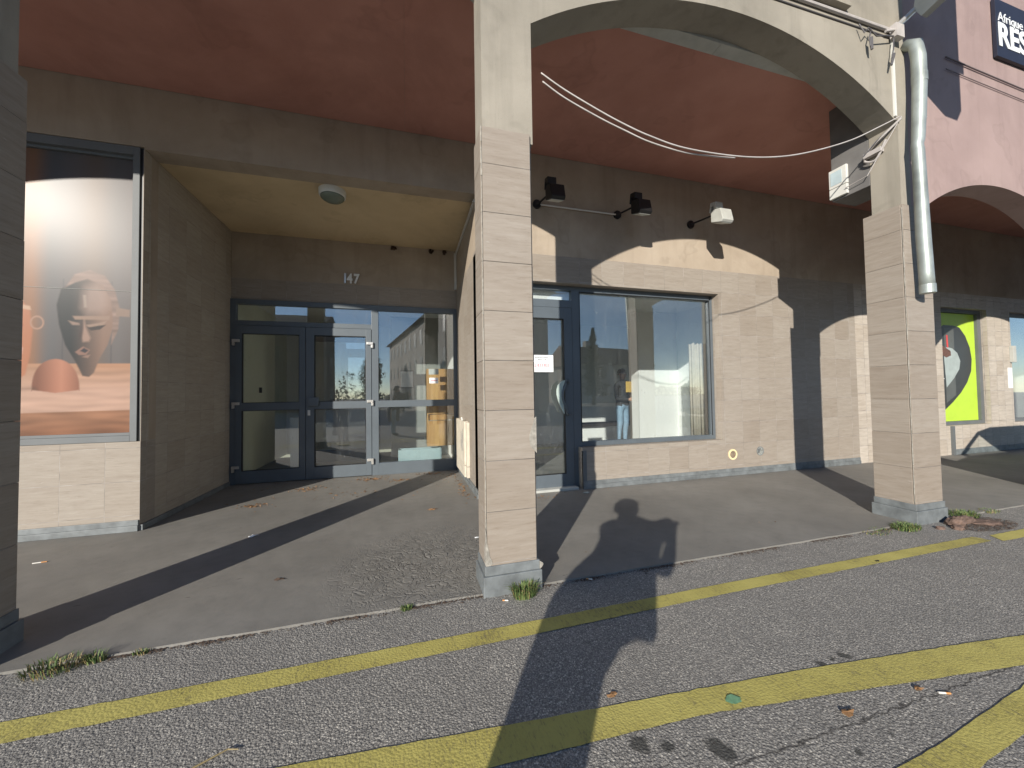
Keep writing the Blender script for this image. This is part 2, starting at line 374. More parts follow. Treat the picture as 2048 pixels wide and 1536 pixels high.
# ------------------------------------------------------------------ light
w=bpy.data.worlds.new('World'); scene.world=w; w.use_nodes=True
bg=w.node_tree.nodes['Background']; sk=w.node_tree.nodes.new('ShaderNodeTexSky'); sk.sky_type='NISHITA'
sk.sun_disc=False; sk.sun_elevation=SUN_EL; sk.sun_rotation=math.pi+SUN_AZ; sk.altitude=600; sk.air_density=.8; sk.dust_density=.05; sk.ozone_density=2.2
w.node_tree.links.new(sk.outputs[0],bg.inputs[0]); bg.inputs[1].default_value=.088
sd=bpy.data.lights.new('sun','SUN'); sd.energy=3.3; sd.angle=R(.55); sd.color=(1,.93,.83)
so=bpy.data.objects.new('sun',sd); col.objects.link(so)
dv=Vector((math.sin(SUN_AZ)*math.cos(SUN_EL),math.cos(SUN_AZ)*math.cos(SUN_EL),-math.sin(SUN_EL)))
so.rotation_euler=dv.to_track_quat('-Z','Y').to_euler(); so.location=(-6,-8,8)
vs=scene.view_settings; vs.view_transform='Standard'; vs.look='None'; vs.exposure=1.0; vs.gamma=1
scene.cycles.max_bounces=12; scene.cycles.transparent_max_bounces=24; scene.cycles.diffuse_bounces=6

# ------------------------------------------------------------------ ground
rb=MB(); rb.poly([(-150,-250,-.015),(150,-250,-.015),(150,2.72,-.015),(-150,2.72,-.015)])
struct(rb.build('road',M['asphalt']))
fb=MB()
# arcade floor: edge slightly irregular where it meets the road
xs=[-9+i*.12 for i in range(int(24/.12))]
top=[(x,2.62+.012*noise.noise(Vector((x*3,0,0)))+.006*noise.noise(Vector((x*17,3,0))),0) for x in xs]
for i in range(len(xs)-1):
    a,b=top[i],top[i+1]
    fb.poly([a,b,(b[0],4.0,0),(a[0],4.0,0)]); fb.poly([(a[0],a[1],-.03),(b[0],b[1],-.03),b,a])
    fb.poly([(a[0],4,0),(b[0],4,0),(b[0],9.9,0),(a[0],9.9,0)])
struct(fb.build('pavement',M['floor']))
def line(pts):
    m=MB(); 
    n=len(pts)
    for i in range(n-1):
        (x0,a0,b0),(x1,a1,b1)=pts[i],pts[i+1]
        steps=max(2,int((x1-x0)/.05))
        for k in range(steps):
            t0=k/steps; t1=(k+1)/steps
            X0=x0+(x1-x0)*t0; X1=x0+(x1-x0)*t1
            def e(X,s): return .006*noise.noise(Vector((X*14,s,0)))+.003*noise.noise(Vector((X*60,s,4)))
            def lo(t,X): return a0+(a1-a0)*t+e(X,1)
            def hi(t,X): return b0+(b1-b0)*t+e(X,5)
            m.poly([(X0,lo(t0,X0),-.011),(X1,lo(t1,X1),-.011),(X1,hi(t1,X1),-.011),(X0,hi(t0,X0),-.011)])
    return struct(m.build('road_marking',M['paint']))
line([(-7,2.10,2.235),(-1.7,2.10,2.236),(.6,2.108,2.232),(2.2,2.128,2.244),(5.13,2.122,2.233),(5.16,2.122,2.19)])
line([(5.26,2.09,2.10),(5.34,2.085,2.205),(9,2.07,2.19)])
line([(-3.5,1.72,1.92),(-.55,1.50,1.66),(.3,1.42,1.585),(1.22,1.378,1.507),(1.87,1.297,1.452),(3.0,1.147,1.327),(4.2,1.0,1.17),(7,.66,.83)])
line([(.4,.66,.80),(1.7,.86,.98),(2.0,.893,.995),(2.8,.96,1.072),(4.2,1.06,1.165)])
db=MB()
for _ in range(3): pass

# ------------------------------------------------------------------ arcade building
AB=empty('arcade_building',(0,2.62,0),'beige stone-clad arcade building with red ceiling, glazed entrance numbered 147 and shop window','building')
def arch(cx,half,zs,rise):
    r=(half*half+rise*rise)/(2*rise); zc=zs+rise-r
    return lambda x: zc+math.sqrt(max(0,r*r-(x-cx)**2))
arches=[(-6.6,-2.62,4.24,.64),(-2.22,.545,4.57,.40),(.936,5.10,4.25,.645)]
ZT=9.0
def arch_wall(arches,x0,x1,zp,yf,yb):
    m=MB(); cols=[]
    x=x0
    segs=[]
    for a,b,zs,ri in arches:
        if a>x: segs.append((x,a,lambda q:zp))
        f=arch((a+b)/2,(b-a)/2,zs,ri); n=40
        for k in range(n):
            segs.append((a+(b-a)*k/n,a+(b-a)*(k+1)/n,f))
        x=b
    if x<x1: segs.append((x,x1,lambda q:zp))
    for a,b,f in segs:
        za,zb=f(a),f(b)
        m.poly([(a,yf,za),(b,yf,zb),(b,yf,ZT),(a,yf,ZT)]); m.poly([(a,yb,za),(a,yb,ZT),(b,yb,ZT),(b,yb,zb)])
        m.poly([(a,yf,za),(a,yb,za),(b,yb,zb),(b,yf,zb)])
    # jambs
    for a,b,zs,ri in arches:
        for xx in (a,b): m.poly([(xx,yf,zp),(xx,yb,zp),(xx,yb,zs),(xx,yf,zs)])
    m.poly([(x1,yf,zp),(x1,yb,zp),(x1,yb,ZT),(x1,yf,ZT)]); m.poly([(x0,yf,zp),(x0,yb,zp),(x0,yb,ZT),(x0,yf,ZT)])
    return m
YF=2.62
fwm=arch_wall(arches,-9,5.26,3.3,YF,2.88)
fw_o=fwm.build('front_wall',M['cream'],AB)
# fix normals are irrelevant for opaque render; pillars
def clad(x0,x1,y0,y1,z0,z1,chips=()):
    """stone slabs proud of the core: front slab between the side slabs' open edges, courses with tiny offsets"""
    m=MB(); zs=[z0]; z=.207+.36
    while z<z1-.05: zs.append(z); z+=.36
    zs.append(z1)
    for i in range(len(zs)-1):
        j=.0022*noise.noise(Vector((x0*3,i*7.7,1)))
        a,b=zs[i]+.001,zs[i+1]-.001
        m.box(x0+.012,x1-.012,y0+j,y0+.016,a,b)      # front slab
        m.box(x0-j,x0+.016,y0+.017,y1,a,b)           # left slab
        m.box(x1-.016,x1+j,y0+.017,y1,a,b)           # right slab
        m.box(x0+.017,x1-.017,y1-.016,y1,a,b)        # back slab
    return m
def pillar(x0,x1,y1,z1,label=None,right_base=None,mt='tile_pillar'):
    p=clad(x0,x1,2.60,y1,.19,z1).build('pillar',M[mt],AB,bev=.0015,seg=1)
    if label: p['label']=label
    B(x0+.017,x1-.017,2.617,y1-.017,.15,3.34).build('pillar_core',M['edge'],p)
    q=MB().box(x0-.022,x1+.022,2.578,y1+.02,-.02,.125).box(x0-.008,x1+.008,2.590,y1+.008,.125,.192)
    q.build('pillar_base',M['skirt'],p,bev=.006)
    return p
p1=pillar(-2.62,-2.205,2.92,3.35)
p2=pillar(.528,.918,2.86,3.36,'middle pillar with chipped stone corner and grass at its foot')
p3=pillar(5.07,5.522,2.95,3.36)
# corner bead of mortar on the exposed slab edges
for p,x0,x1 in ((p2,.528,.918),(p3,5.07,5.522)):
    m=MB()
    zz=.2
    while zz<3.3:
        h=.03+random.random()*.09; r_=.002+random.random()*.004
        if random.random()<.8: m.tube([(x0+.006,2.608,zz),(x0+.006+random.uniform(-.001,.001),2.608,zz+h)],r_,6); zz+=h*.97
    m.build('mortar_joint',M['chip'],p)
# chips (broken stone) on the middle pillar
def chip(pts,x,y,parent,mt,axis='y',th=.004):
    MB().prism(pts,axis,y-th,y).build('broken_stone',mt,parent)
random.seed(3)
cp=[(.9195,1.235),(.905,1.22),(.892,1.18),(.876,1.13),(.862,1.085),(.865,1.05),(.872,1.03),(.885,1.0),(.902,.985),(.9195,.965)]
chip([(x+random.uniform(-.003,.003) if x<.915 else x,z) for x,z in cp],0,2.6005,p2,M['chip'])
cp=[(.527,.46),(.533,.42),(.536,.36),(.548,.31),(.555,.26),(.572,.225),(.575,.205),(.56,.193),(.527,.193)]
chip(cp,0,2.6005,p2,M['chip'])
MB().prism([(2.60,.5),(2.615,.38),(2.645,.30),(2.65,.22),(2.64,.193),(2.6,.193)],'x',.5272,.531).build('broken_stone',M['chip'],p2)
MB().prism([(.925,.185),(.947,.17),(.952,.158),(.94,.14),(.925,.128)],'y',2.585,2.6).build('broken_stone',M['chip'],p2)
# pilaster block between right pillar and ceiling
B(5.10,5.5,2.885,3.275,3.72,4.87).build('ceiling_beam',simple('shaded_beam_grey',(.15,.145,.14),.9),AB,bev=.006)  # grey darkened to imitate a beam face in shade
# ceilings
B(-9,.0,3.012,4.965,4.868,4.93).box(0.0015,5.4,3.012,4.965,4.868,4.93).box(5.4,16.5,3.012,4.965,4.868,4.93).build('ceiling',M['red'],AB)
B(-9,3.05,2.884,3.010,4.866,4.93).box(3.053,5.5,2.884,3.010,4.866,4.93).build('ceiling_strip',M['strip'],AB)
# rear wall, plane Y=4.97
YW=4.97; TZ=3.41
def rearwall(name,m_,boxes,parent=AB,yo=0): 
    for grp in ([b for b in boxes if b[1]<=0],[b for b in boxes if b[1]>0]):
        q=MB()
        for x0,x1,z0,z1 in grp: q.box(x0,x1,YW+yo,5.22,z0,z1)
        if q.f: q.build(name,M[m_],parent)
rearwall('rear_wall',"tile_wall",[(-9,-4.9,.0,TZ),(-4.9,-2.77,.0,.955),(.93,1.25,0,TZ),(1.25,2.47,3.02,TZ),(2.47,5.01,3.02,TZ),(2.47,5.01,0,.60),(5.01,8.2,0,TZ)])
rearwall('rear_wall_render',"beige",[(-9,-4.9,TZ,4.95),(-4.9,-2.77,4.195,4.95),(-2.77,.93,4.17,4.95),(.93,8.2,TZ,4.95)],yo=.004)
# window reveal lining in stone on the right side (slightly proud)
# skirting
q=MB()
def sk(x0,x1,y0=YW):
    q.box(x0,x1,y0-.022,y0+.01,0.001,.062); q.box(x0,x1,y0-.014,y0+.01,.062,.118)
for sa_,sb_ in ((-9,-2.775),(2.472,8.19),(.94,1.25)):
    q=MB(); sk(sa_,sb_); q.build('skirting',M['skirt'],AB,bev=.004)
q=MB(); q.box(.905,.935,4.96,7.04,.001,.062); q.box(.913,.935,4.96,7.04,.062,.105); q.build('skirting',M['skirt'],AB,bev=.003); q=MB(); q.box(-2.775,-2.745,4.975,7.04,.001,.062)
q.build('skirting',M['skirt'],AB,bev=.003)
# entry recess
B(-2.95,-2.77,5.22,7.15,0,3.3).box(-2.95,-2.7705,5.10,5.22,0,4.17).box(-2.7745,-2.7705,4.974,5.10,0,4.17).box(-2.95,-2.772,5.22,7.15,3.3,4.17).build('entry_side_wall',M['tile_side_lifted'],AB)
B(.93,1.05,4.972,7.15,0,3.37).build('entry_side_wall',M['tile_wall'],AB)
B(.933,1.05,4.976,7.15,3.37,4.17).build('entry_side_wall',M['beige'],AB)
B(-2.77,.93,5.221,7.3,4.172,4.25).build('entry_soffit',M['soffit'],AB)
B(-2.77,.93,7.1,7.3,3.40,4.172).build('entry_back_wall',M['beige'],AB)
B(-2.77,.93,7.094,7.3,3.045,3.40).build('entry_tile_band',M['tile_wall'],AB)
# upper floors and body
B(-9,5.26,2.881,12,4.95,9).build('upper_storey',M['cream'],AB)
B(-9.2,-9.001,2.62,12,0,9).build('side_wall',M['cream'],AB)
# upper shuttered window just above the arch
uw=B(3.45,4.32,2.59,2.62,5.33,6.7).build('upper_window',M['frame2'],AB)
B(3.40,4.37,2.56,2.62,5.285,5.325).build('window_sill',M['cream'],uw,bev=.004)
qq=MB()
for k in range(20): qq.box(3.5,4.27,2.578,2.59,5.36+k*.062,5.395+k*.062)
qq.build('shutter',M['black'],uw)

# ---- entrance (frame + leaves)
YD=7.1
def framebox(name,rects,y0,y1,m_,parent,bev=.003):
    q=MB()
    for a in rects: q.box(a[0],a[1],y0,y1,a[2],a[3])
    return q.build(name,M[m_],parent,bev=bev)
def pane(x0,x1,z0,z1,y,parent,mt='glass'):
    return B(x0,x1,y,y+.006,z0,z1).build('pane',M[mt],parent)
ef=framebox('entrance_frame',[(-2.77,-2.69,0.0,3.045),(-2.69,-.60,2.962,3.045),(-2.69,-.60,2.61,2.692),(-.60,-.485,0,3.045),(-.485,.865,2.95,3.045),(-.485,.865,1.205,1.325),(-.485,.865,0.0,.21),(.865,.929,0,3.045)],YD-.04,YD+.05,'frame',AB)
pane(-2.695,-.595,2.687,2.967,YD,ef); pane(-.49,.87,1.32,2.955,YD,ef); pane(-.49,.87,.205,1.21,YD,ef)
# rubber lines
def leaf(x0,x1,gx0,gx1):
    lf=framebox('entrance_door',[(x0,gx0,.012,2.605),(gx1,x1,.012,2.605),(gx0,gx1,2.472,2.605),(gx0,gx1,1.20,1.325),(gx0,gx1,.012,.212)],YD-.052,YD+.03,'frame',AB)
    pane(gx0-.005,gx1+.005,1.32,2.477,YD-.005,lf); pane(gx0-.005,gx1+.005,.207,1.205,YD-.005,lf)
    gq=MB()
    for (a,b,z0,z1) in ((gx0,gx1,1.325,2.472),(gx0,gx1,.212,1.2)):
        gq.box(a,a+.008,YD-.046,YD-.01,z0,z1).box(b-.008,b,YD-.046,YD-.01,z0,z1).box(a+.008,b-.008,YD-.046,YD-.01,z0,z0+.008).box(a+.008,b-.008,YD-.046,YD-.01,z1-.008,z1)
    gq.build('gasket',M['gasket'],lf)
    return lf
l1=leaf(-2.687,-1.662,-2.60,-1.755); l2=leaf(-1.655,-.604,-1.525,-.694)
for lf,sx,xh in ((l1,1,-2.70),(l2,-1,-.60)):
    for z in (2.325,1.295,.26):
        if sx>0: q=MB().box(xh-.028,xh+.075,YD-.085,YD-.052,z,z+.045).box(xh-.028,xh+.005,YD-.08,YD-.04,z-.055,z-.001)
        else: q=MB().box(xh-.075,xh+.028,YD-.085,YD-.052,z,z+.045).box(xh-.005,xh+.03,YD-.08,YD-.04,z-.055,z-.001)
        q.build('hinge',M['steel'],lf,bev=.003)
B(-1.61,-1.445,YD-.11,YD-.053,1.255,1.40).build('door_grip',M['frame'],l2,bev=.004)
q=B(-1.625,-1.585,YD-.062,YD-.053,1.095,1.185).build('lock_plate',M['steel'],l2,bev=.002)
# ---- shop door + window (plane 5.13)
YS=5.15
sf=framebox('shop_window_frame',[(2.405,2.53,.0,3.02),(2.53,4.985,2.945,3.02),(4.95,5.01,.602,3.02),(2.53,4.95,.602,.668),(1.25,2.405,2.955,3.02),(1.25,2.405,2.69,2.805)],YS-.04,YS+.05,'frame',AB)
pane(2.525,4.955,.663,2.95,YS,sf); pane(1.25,2.41,2.80,2.96,YS,sf)
B(2.53,4.95,YS-.045,YS-.038,2.93,2.945).box(2.53,2.54,YS-.045,YS-.038,.668,2.93).box(4.94,4.95,YS-.045,YS-.038,.668,2.93).build('gasket',M['gasket'],sf)
sd_=framebox('shop_door',[(2.27,2.398,.012,2.685),(1.27,1.35,.012,2.685),(1.35,2.27,2.52,2.685),(1.35,2.27,.012,.215)],YS-.052,YS+.03,'frame',AB)
pane(1.345,2.275,.21,2.525,YS-.005,sd_)
B(1.35,2.27,YS-.046,YS-.012,2.510,2.52).box(1.35,2.27,YS-.046,YS-.012,.215,.225).box(2.26,2.27,YS-.046,YS-.012,.225,2.51).build('gasket',M['gasket'],sd_)
# curved pull handle (leaf-shaped blade plus bow)
hp=[]
for k in range(15):
    t=k/14; z=1.08+t*.52
    hp.append((2.30-.13*math.sin(math.pi*t)**.9*(.6+.4*t),YS-.13+.06*(abs(2*t-1))**3,z))
MB().tube(hp,[.016]*15,10).tube([(2.31,YS-.05,1.10),(2.31,YS-.12,1.10)],.014,8).tube([(2.31,YS-.05,1.57),(2.31,YS-.12,1.57)],.014,8).build('door_handle',M['frame'],sd_,smooth=True)
bl=[(2.245,1.60),(2.19,1.585),(2.13,1.53),(2.105,1.46),(2.105,1.38),(2.13,1.29),(2.17,1.20),(2.225,1.10),(2.215,1.2),(2.20,1.3),(2.195,1.4),(2.205,1.5)]
MB().prism(bl,'y',YS-.12,YS-.105).build('door_handle',simple('pale_green_handle',(.42,.50,.46),.35),sd_)
B(2.47,2.53,4.962,5.0,.005,.56).build('side_panel',M['frame2'],AB,bev=.002)
# poster window at left
pf=framebox('display_window_frame',[(-2.872,-2.812,.957,4.19),(-4.9,-2.872,4.10,4.19),(-4.9,-2.872,.957,1.02),(-4.9,-4.82,1.02,4.10)],YW+.01,YW+.09,'frame2',AB)
framebox('glazing_bead',[(-2.90,-2.872,1.02,4.10),(-4.82,-2.90,1.02,1.05),(-4.82,-2.90,4.07,4.10)],YW+.055,YW+.088,'frame2',pf,.002)
B(-4.9,-2.77,5.10,5.22,.957,4.195).build('backing_wall',M['beige'],AB)
framebox('reveal_shade',[(-2.8118,-2.775,.957,4.19)],YW+.028,YW+.09,'black',pf,.001)  # black strip painted in for the shade of the window reveal
# inside stone reveal for right jamb is the tiled wall itself

# ---- interiors
IN=AB
q=MB(); q.box(-2.95,-2.87,7.16,10.4,0,3.25); q.build('lobby_wall',M['greenwall'],IN)
q=MB(); q.box(-2.87,1.04,10.4,10.5,0,3.25).box(.96,1.04,7.31,10.4,0,3.25); q.build('lobby_wall',M['whitepaint'],IN)
B(-.35,.959,9.0,9.08,0,3.25).build('lobby_partition',simple('grey_green_partition',(.27,.29,.27),.8,var=.05),IN)
B(-2.95,1.04,7.301,10.5,3.25,3.35).build('lobby_ceiling',M['whitepaint'],IN)
# inner vestibule frame, seen through the leaf glass
vf=framebox('inner_door_frame',[(-2.10,-1.92,.0,2.75),(-1.92,-.75,2.62,2.75),(-.9,-.75,.0,2.62),(-1.92,-.9,1.15,1.3),(-1.92,-.9,0,.25)],8.9,9.0,'frame',IN)
pane(-1.93,-.89,.24,2.63,8.95,vf)
q=MB(); q.box(-2.25,-2.11,8.4,10.0,0,1.0); q.build('lobby_wall',M['whitepaint'],IN)
# shop
q=MB(); q.box(1.05,5.2,9.4,9.5,0,3.4).box(5.2,6.36,7.5,7.80,0,3.4).box(6.28,6.38,5.221,7.5,0,3.4).box(1.041,1.05,5.221,9.5,0,3.4).box(5.2,7.6,9.4,9.5,0,3.4).box(7.5,7.6,7.8,9.4,0,3.4)
q.build('shop_inner_wall',M['whitepaint'],IN)
B(1.05,2.44,5.26,6.3,2.72,3.29).build('transom_light_block',M['whitepaint'],IN)  # unseen dropped ceiling added to block sun through the transom
B(1.04,7.6,5.221,9.5,3.3,3.4).build('shop_ceiling',M['whitepaint'],IN)
B(1.05,7.5,5.221,9.4,.001,.06).build('shop_floor',simple('grey_shop_floor',(.30,.30,.28),.5),IN)
B(4.6,6.1,9.28,9.36,.47,.60).build('wall_rail',M['black'],IN)
# roofs over inner rooms are hidden under the upper storey
B(-9,8.2,5.221,12,4.25,4.949).build('floor_slab',M['cream'],AB)
B(-9,8.2,12.001,12.2,0,9).build('back_wall',M['cream'],AB)
B(-4.95,-2.96,5.23,12,0,4.25).build('side_room',M['cream'],AB)

# ------------------------------------------------------------------ pink neighbour
PB=empty('neighbour_building',(5.6,2.62,0),'pink rendered building with arches adjoining the right stone pillar','building')
par=[(5.545,8.25,3.42,.39),(8.65,12.75,3.12,.82)]
arch_wall(par,5.262,17,3.0,YF+.006,2.88).build('front_wall',M['pink'],PB)
for x0,x1 in ((8.25,8.65),(12.75,13.2)):
    B(x0,x1,YF+.004,2.885,0,3.05).build('pillar',M['tile_pillar'],PB,bev=.003)
q=MB()
for a in ((8.2,10.75,0,TZ),(10.75,12.30,3.10,TZ),(10.75,12.30,0,.605),(12.30,13.16,0,TZ),(13.16,15.5,3.1,TZ),(13.16,15.5,0,.605),(15.5,17,0,TZ)):
    q.box(a[0],a[1],YW,5.22,a[2],a[3])
q.build('rear_wall',M['tile_small'],PB)
B(8.2,17,4.974,5.22,TZ,4.95).build('rear_wall_render',M['beige'],PB)
B(5.262,17,2.881,12,4.95,9).build('upper_storey',M['pink'],PB)
B(5.55,17,2.89,3.010,4.866,4.93).build('ceiling_strip',M['strip'],PB)
wf=framebox('window_frame',[(10.75,12.30,.607,.68),(12.18,12.30,.68,3.10),(10.75,12.18,3.02,3.10),(10.75,10.82,.68,3.02)],5.06,5.14,'frame2',PB)
B(10.82,12.18,5.12,5.135,.68,3.02).build('backing_panel',M['black'],wf)
wf2=framebox('window_frame',[(13.16,13.24,.607,3.1),(13.24,15.5,.607,.68),(15.42,15.5,.68,3.1),(13.24,15.42,3.02,3.1)],5.06,5.14,'frame2',PB)
pane(13.24,15.42,.68,3.02,5.1,wf2)
B(13.1,15.6,7.6,7.7,0,3.4).box(15.6,15.7,5.22,7.7,0,3.4).box(13.0,13.1,5.22,7.7,0,3.4).box(13.0,15.7,5.22,7.7,3.4,3.5).build('inner_wall',M['whitepaint'],PB)
q=MB(); q.box(10.95,17,4.95,4.98,.001,.115); q.build('skirting',M['skirt'],PB,bev=.004)
B(10.88,10.95,4.93,4.98,.001,.60).build('side_panel',M['frame2'],PB)
# lime poster in that window
YP=5.112
lp=empty('window_poster',(11.5,YP,.68),'lime green window film with a black teardrop and grey centre, behind the right pillar','poster')
B(10.825,12.178,YP,YP+.004,.683,3.015).build('film',M['lime'],lp)
def PX(pts,Y): return [(onY(x,y,Y)[0],onY(x,y,Y)[2]) for x,y in pts]
tear=PX([(1888,822),(1876,812),(1868,760),(1866,700),(1872,660),(1886,650),(1905,651),(1918,655),(1930,672),(1939,695),(1943,718),(1942,742),(1934,765),(1922,785),(1906,804)],YP)
MB().prism(tear,'y',YP-.003,YP-.0005).build('teardrop',M['print_black'],lp)
inn=PX([(1886,697),(1894,694),(1904,697),(1914,706),(1920,722),(1918,738),(1908,756),(1893,775)],YP)
MB().prism(inn,'y',YP-.005,YP-.0035).build('inner_drop',M['print_grey'],lp)
MB().prism(PX([(1887,656),(1906,655),(1912,790),(1893,806)],YP),'y',YP-.0047,YP-.0033).build('grey_band',simple('dark_grey_print',(.09,.095,.09),.4),lp)
MB().prism(PX([(1891,670),(1894,670),(1896,695),(1893,695)],YP),'y',YP-.007,YP-.0055).build('red_stripe',M['print_red'],lp)
MB().prism(PX([(1870,685),(1878,675),(1882,690),(1900,702),(1901,711),(1892,715),(1880,708),(1870,712)],YP),'y',YP-.0085,YP-.0071).build('brown_figure',M['print_brown'],lp)
MB().prism(PX([(1870,722),(1881,718),(1882,731),(1873,733)],YP),'y',YP-.0085,YP-.0071).build('white_mark',M['print_white'],lp)
MB().prism(PX([(1870,745),(1875,743),(1888,757),(1884,763),(1871,757)],YP),'y',YP-.0085,YP-.0071).build('white_mark',M['print_white'],lp)
# small things on the pier
tag(B(12.98,13.14,4.962,4.969,1.37,1.83).build('paper_notice',M['paper']),'blank white paper stuck on the stone pier right of the lime poster','notice')
t=B(13.08,13.2,4.91,4.97,1.95,2.32).build('intercom_box',M['strip'],None,bev=.006); tag(t,'small grey box on the edge of the stone pier beside the far window','box')

# ------------------------------------------------------------------ things on the walls
def mesh_text(txt,size,ext=.004,bold=False,font_shear=0):
    cu=bpy.data.curves.new('t','FONT'); cu.body=txt; cu.size=size; cu.extrude=ext; cu.shear=font_shear
    if bold: cu.offset=size*.03
    ob=bpy.data.objects.new('t',cu); col.objects.link(ob)
    bpy.context.view_layer.update()
    me=bpy.data.meshes.new_from_object(ob.evaluated_get(bpy.context.evaluated_depsgraph_get()))
    bpy.data.objects.remove(ob); return me
def text(name,txt,size,x,y,z,m_,parent,ext=.004,bold=False,sx=1):
    me=mesh_text(txt,size,ext,bold)
    me.transform(Matrix(((sx,0,0,x),(0,0,-1,y),(0,1,0,z),(0,0,0,1))))
    me.update(); return link(name,me,m_,parent)
hn=empty('house_number',(-.94,7.07,3.42),'raised white metal digits 147 above the entrance doors','house number')
for i,ch in enumerate('147'): text('digit',ch,.235,-1.08+[0,.075,.185][i],7.075,3.425,M['steel'] if i==0 else M['signwhite'],hn,.012,True,.78)
for i in range(1): pass
# restaurant sign
rs=empty('wall_sign',(7.4,2.6,5.4),'dark navy sign with white lettering Afrique Eu and RES on the pink wall','sign')
B(6.89,8.0,2.585,2.62,5.40,6.12).build('sign_board',M['navy'],rs,bev=.003)
text('lettering','Afrique Eu',.165,6.925,2.582,5.845,M['signwhite'],rs,.002,False,1.05)
text('lettering','RES',.40,6.91,2.582,5.545,M['signwhite'],rs,.002,True,1.0)
# projecting sign arm on the corner; unseen plate shaped to throw the big angular shadow
ps=empty('projecting_sign',(5.2,2.6,5.5),'grey arm of a projecting sign on a bracket above the downpipe','sign')
pj=1.0
MB().prism([(2.52,5.45),(2.46,5.315),(1.30,5.62),(1.30,5.75),(2.50,5.56)],'x',5.235,5.325).build('arm',M['strip'],ps,bev=.004)
MB().prism([(4.31,5.66),(4.60,5.25),(4.90,5.075),(5.113,5.063),(5.20,5.2),(5.20,7.0),(4.21,7.0),(4.25,5.9)],'y',1.24,1.34).build('shadow_plate',M['strip'],ps,bev=.006)
MB().tube([(5.11,2.59,5.30),(5.26,2.52,5.45)],.028,8).build('bracket',M['steel'],ps)
# downpipe
dp=empty('downpipe',(5.25,2.5,2.38),'dented grey zinc downpipe hanging beside the right pillar','downpipe')
path=[(5.245,2.60,5.12),(5.245,2.52,5.06),(5.243,2.50,4.9),(5.235,2.498,4.6),(5.195,2.495,4.25),(5.16,2.493,3.99),(5.14,2.493,3.93),(5.15,2.493,3.88),(5.165,2.495,3.5),(5.185,2.50,3.0),(5.205,2.50,2.6),(5.215,2.50,2.40)]
rad=[.058,.06,.06,.059,.056,.052,.048,.051,.053,.057,.058,.059]
MB().tube(path,rad,28).build('pipe',M['zinc'],dp,smooth=True)
MB().tube([(5.215,2.50,2.475),(5.216,2.50,2.385)],.063,28).build('rim',M['zinc'],dp,smooth=False)
MB().tube([(5.243,2.50,4.72),(5.240,2.499,4.62)],.063,28).build('collar',M['zinc'],dp)
MB().tube([(5.36,2.52,4.30),(5.42,2.60,4.22)],.012,8).build('bracket',M['steel'],dp)
# white conduit strip on the facade
tag(B(5.035,5.062,2.60,2.62,4.31,5.15).build('conduit',M['white'],None,bev=.002),'thin white conduit running down the cream wall above the right arch spring','conduit')
# facade cables
def sag(a,b,s,n=24):
    a=Vector(a); b=Vector(b)
    return [tuple(a.lerp(b,k/n)-Vector((0,0,s*4*(k/n)*(1-k/n)))) for k in range(n+1)]
tag(MB().tube(sag((-2.6,2.603,5.16),(5.15,2.600,5.235),.01),.018,8).build('cable_duct',M['cable']),'thick grey cable along the cream wall above the arches','cable')
tag(MB().tube(sag((-2.6,2.613,5.09),(5.13,2.612,5.17),.012),.007,6).build('cable',M['cabledark']),'thin dark cable just under the thick grey one','cable')
tag(MB().tube(sag((5.95,2.61,5.18),(14,2.61,4.93),.02),.008,8).tube(sag((5.95,2.612,5.04),(14,2.612,4.79),.02),.005,6).build('cable_shadow_pair',simple('dull_purple_shadow',(.14,.11,.11),.7)),'painted shadow lines of two cables crossing the pink wall below the sign','cable')  # thin dark tubes stand in for the shadows of unseen cables
q=MB()
q.tube([(4.50,2.58,5.15),(4.54,2.56,5.05),(4.60,2.56,5.12),(4.72,2.56,5.06),(4.85,2.56,5.10),(5.0,2.57,5.14)],.007,6)
q.tube([(4.66,2.57,5.13),(4.61,2.56,5.02),(4.62,2.56,4.93)],.006,6).tube([(5.0,2.57,5.12),(4.97,2.56,4.98),(4.94,2.56,4.88)],.006,6)
q.tube([(4.63,2.56,5.02),(4.64,2.56,4.90)],[.018,.012],8).tube([(4.97,2.56,4.93),(4.93,2.56,4.80)],[.016,.009],8)
tag(q.build('loose_cable',M['cabledark']),'tangle of short dark cable ends hanging above the right arch','cable')
tag(MB().tube([(4.9,2.58,5.18),(5.0,2.56,5.20),(5.08,2.55,5.25)],.014,8).box(5.0,5.12,2.54,2.6,5.13,5.27).build('cable_clamp',M['cable'],None),'grey cable clamp where the cables meet at the wall corner','clamp')
# slack wires inside the arch
def wire(pts,r): 
    return MB().tube(pts,r,6)
wp=[(1082,146),(1130,180),(1200,222),(1250,249),(1300,272),(1370,296),(1470,312),(1550,314),(1620,304),(1700,281),(1760,253),(1795,235)]
W1=[]
for i,(x,y) in enumerate(wp):
    W1.append(onY(x,y,2.84-.24*(i/11)))
W1[-1]=(5.08,2.59,4.30)
def smooth_path(P,n=6):
    out=[]; P=[Vector(p) for p in P]
    for i in range(len(P)-1):
        p0=P[max(0,i-1)]; p1=P[i]; p2=P[i+1]; p3=P[min(len(P)-1,i+2)]
        for k in range(n):
            t=k/n; out.append(tuple(.5*((2*p1)+(-p0+p2)*t+(2*p0-5*p1+4*p2-p3)*t*t+(-p0+3*p1-3*p2+p3)*t**3)))
    out.append(tuple(P[-1])); return out
tag(wire(smooth_path(W1),.0065).build('slack_wire',M['cable'],None,smooth=True),'upper grey wire sagging across the right arch','wire')
wp2=[(1085,163),(1130,196),(1200,236),(1250,261),(1300,284),(1370,305),(1430,313),(1470,316)]
W2=[onY(x,y,2.83-.15*(i/11)) for i,(x,y) in enumerate(wp2)]
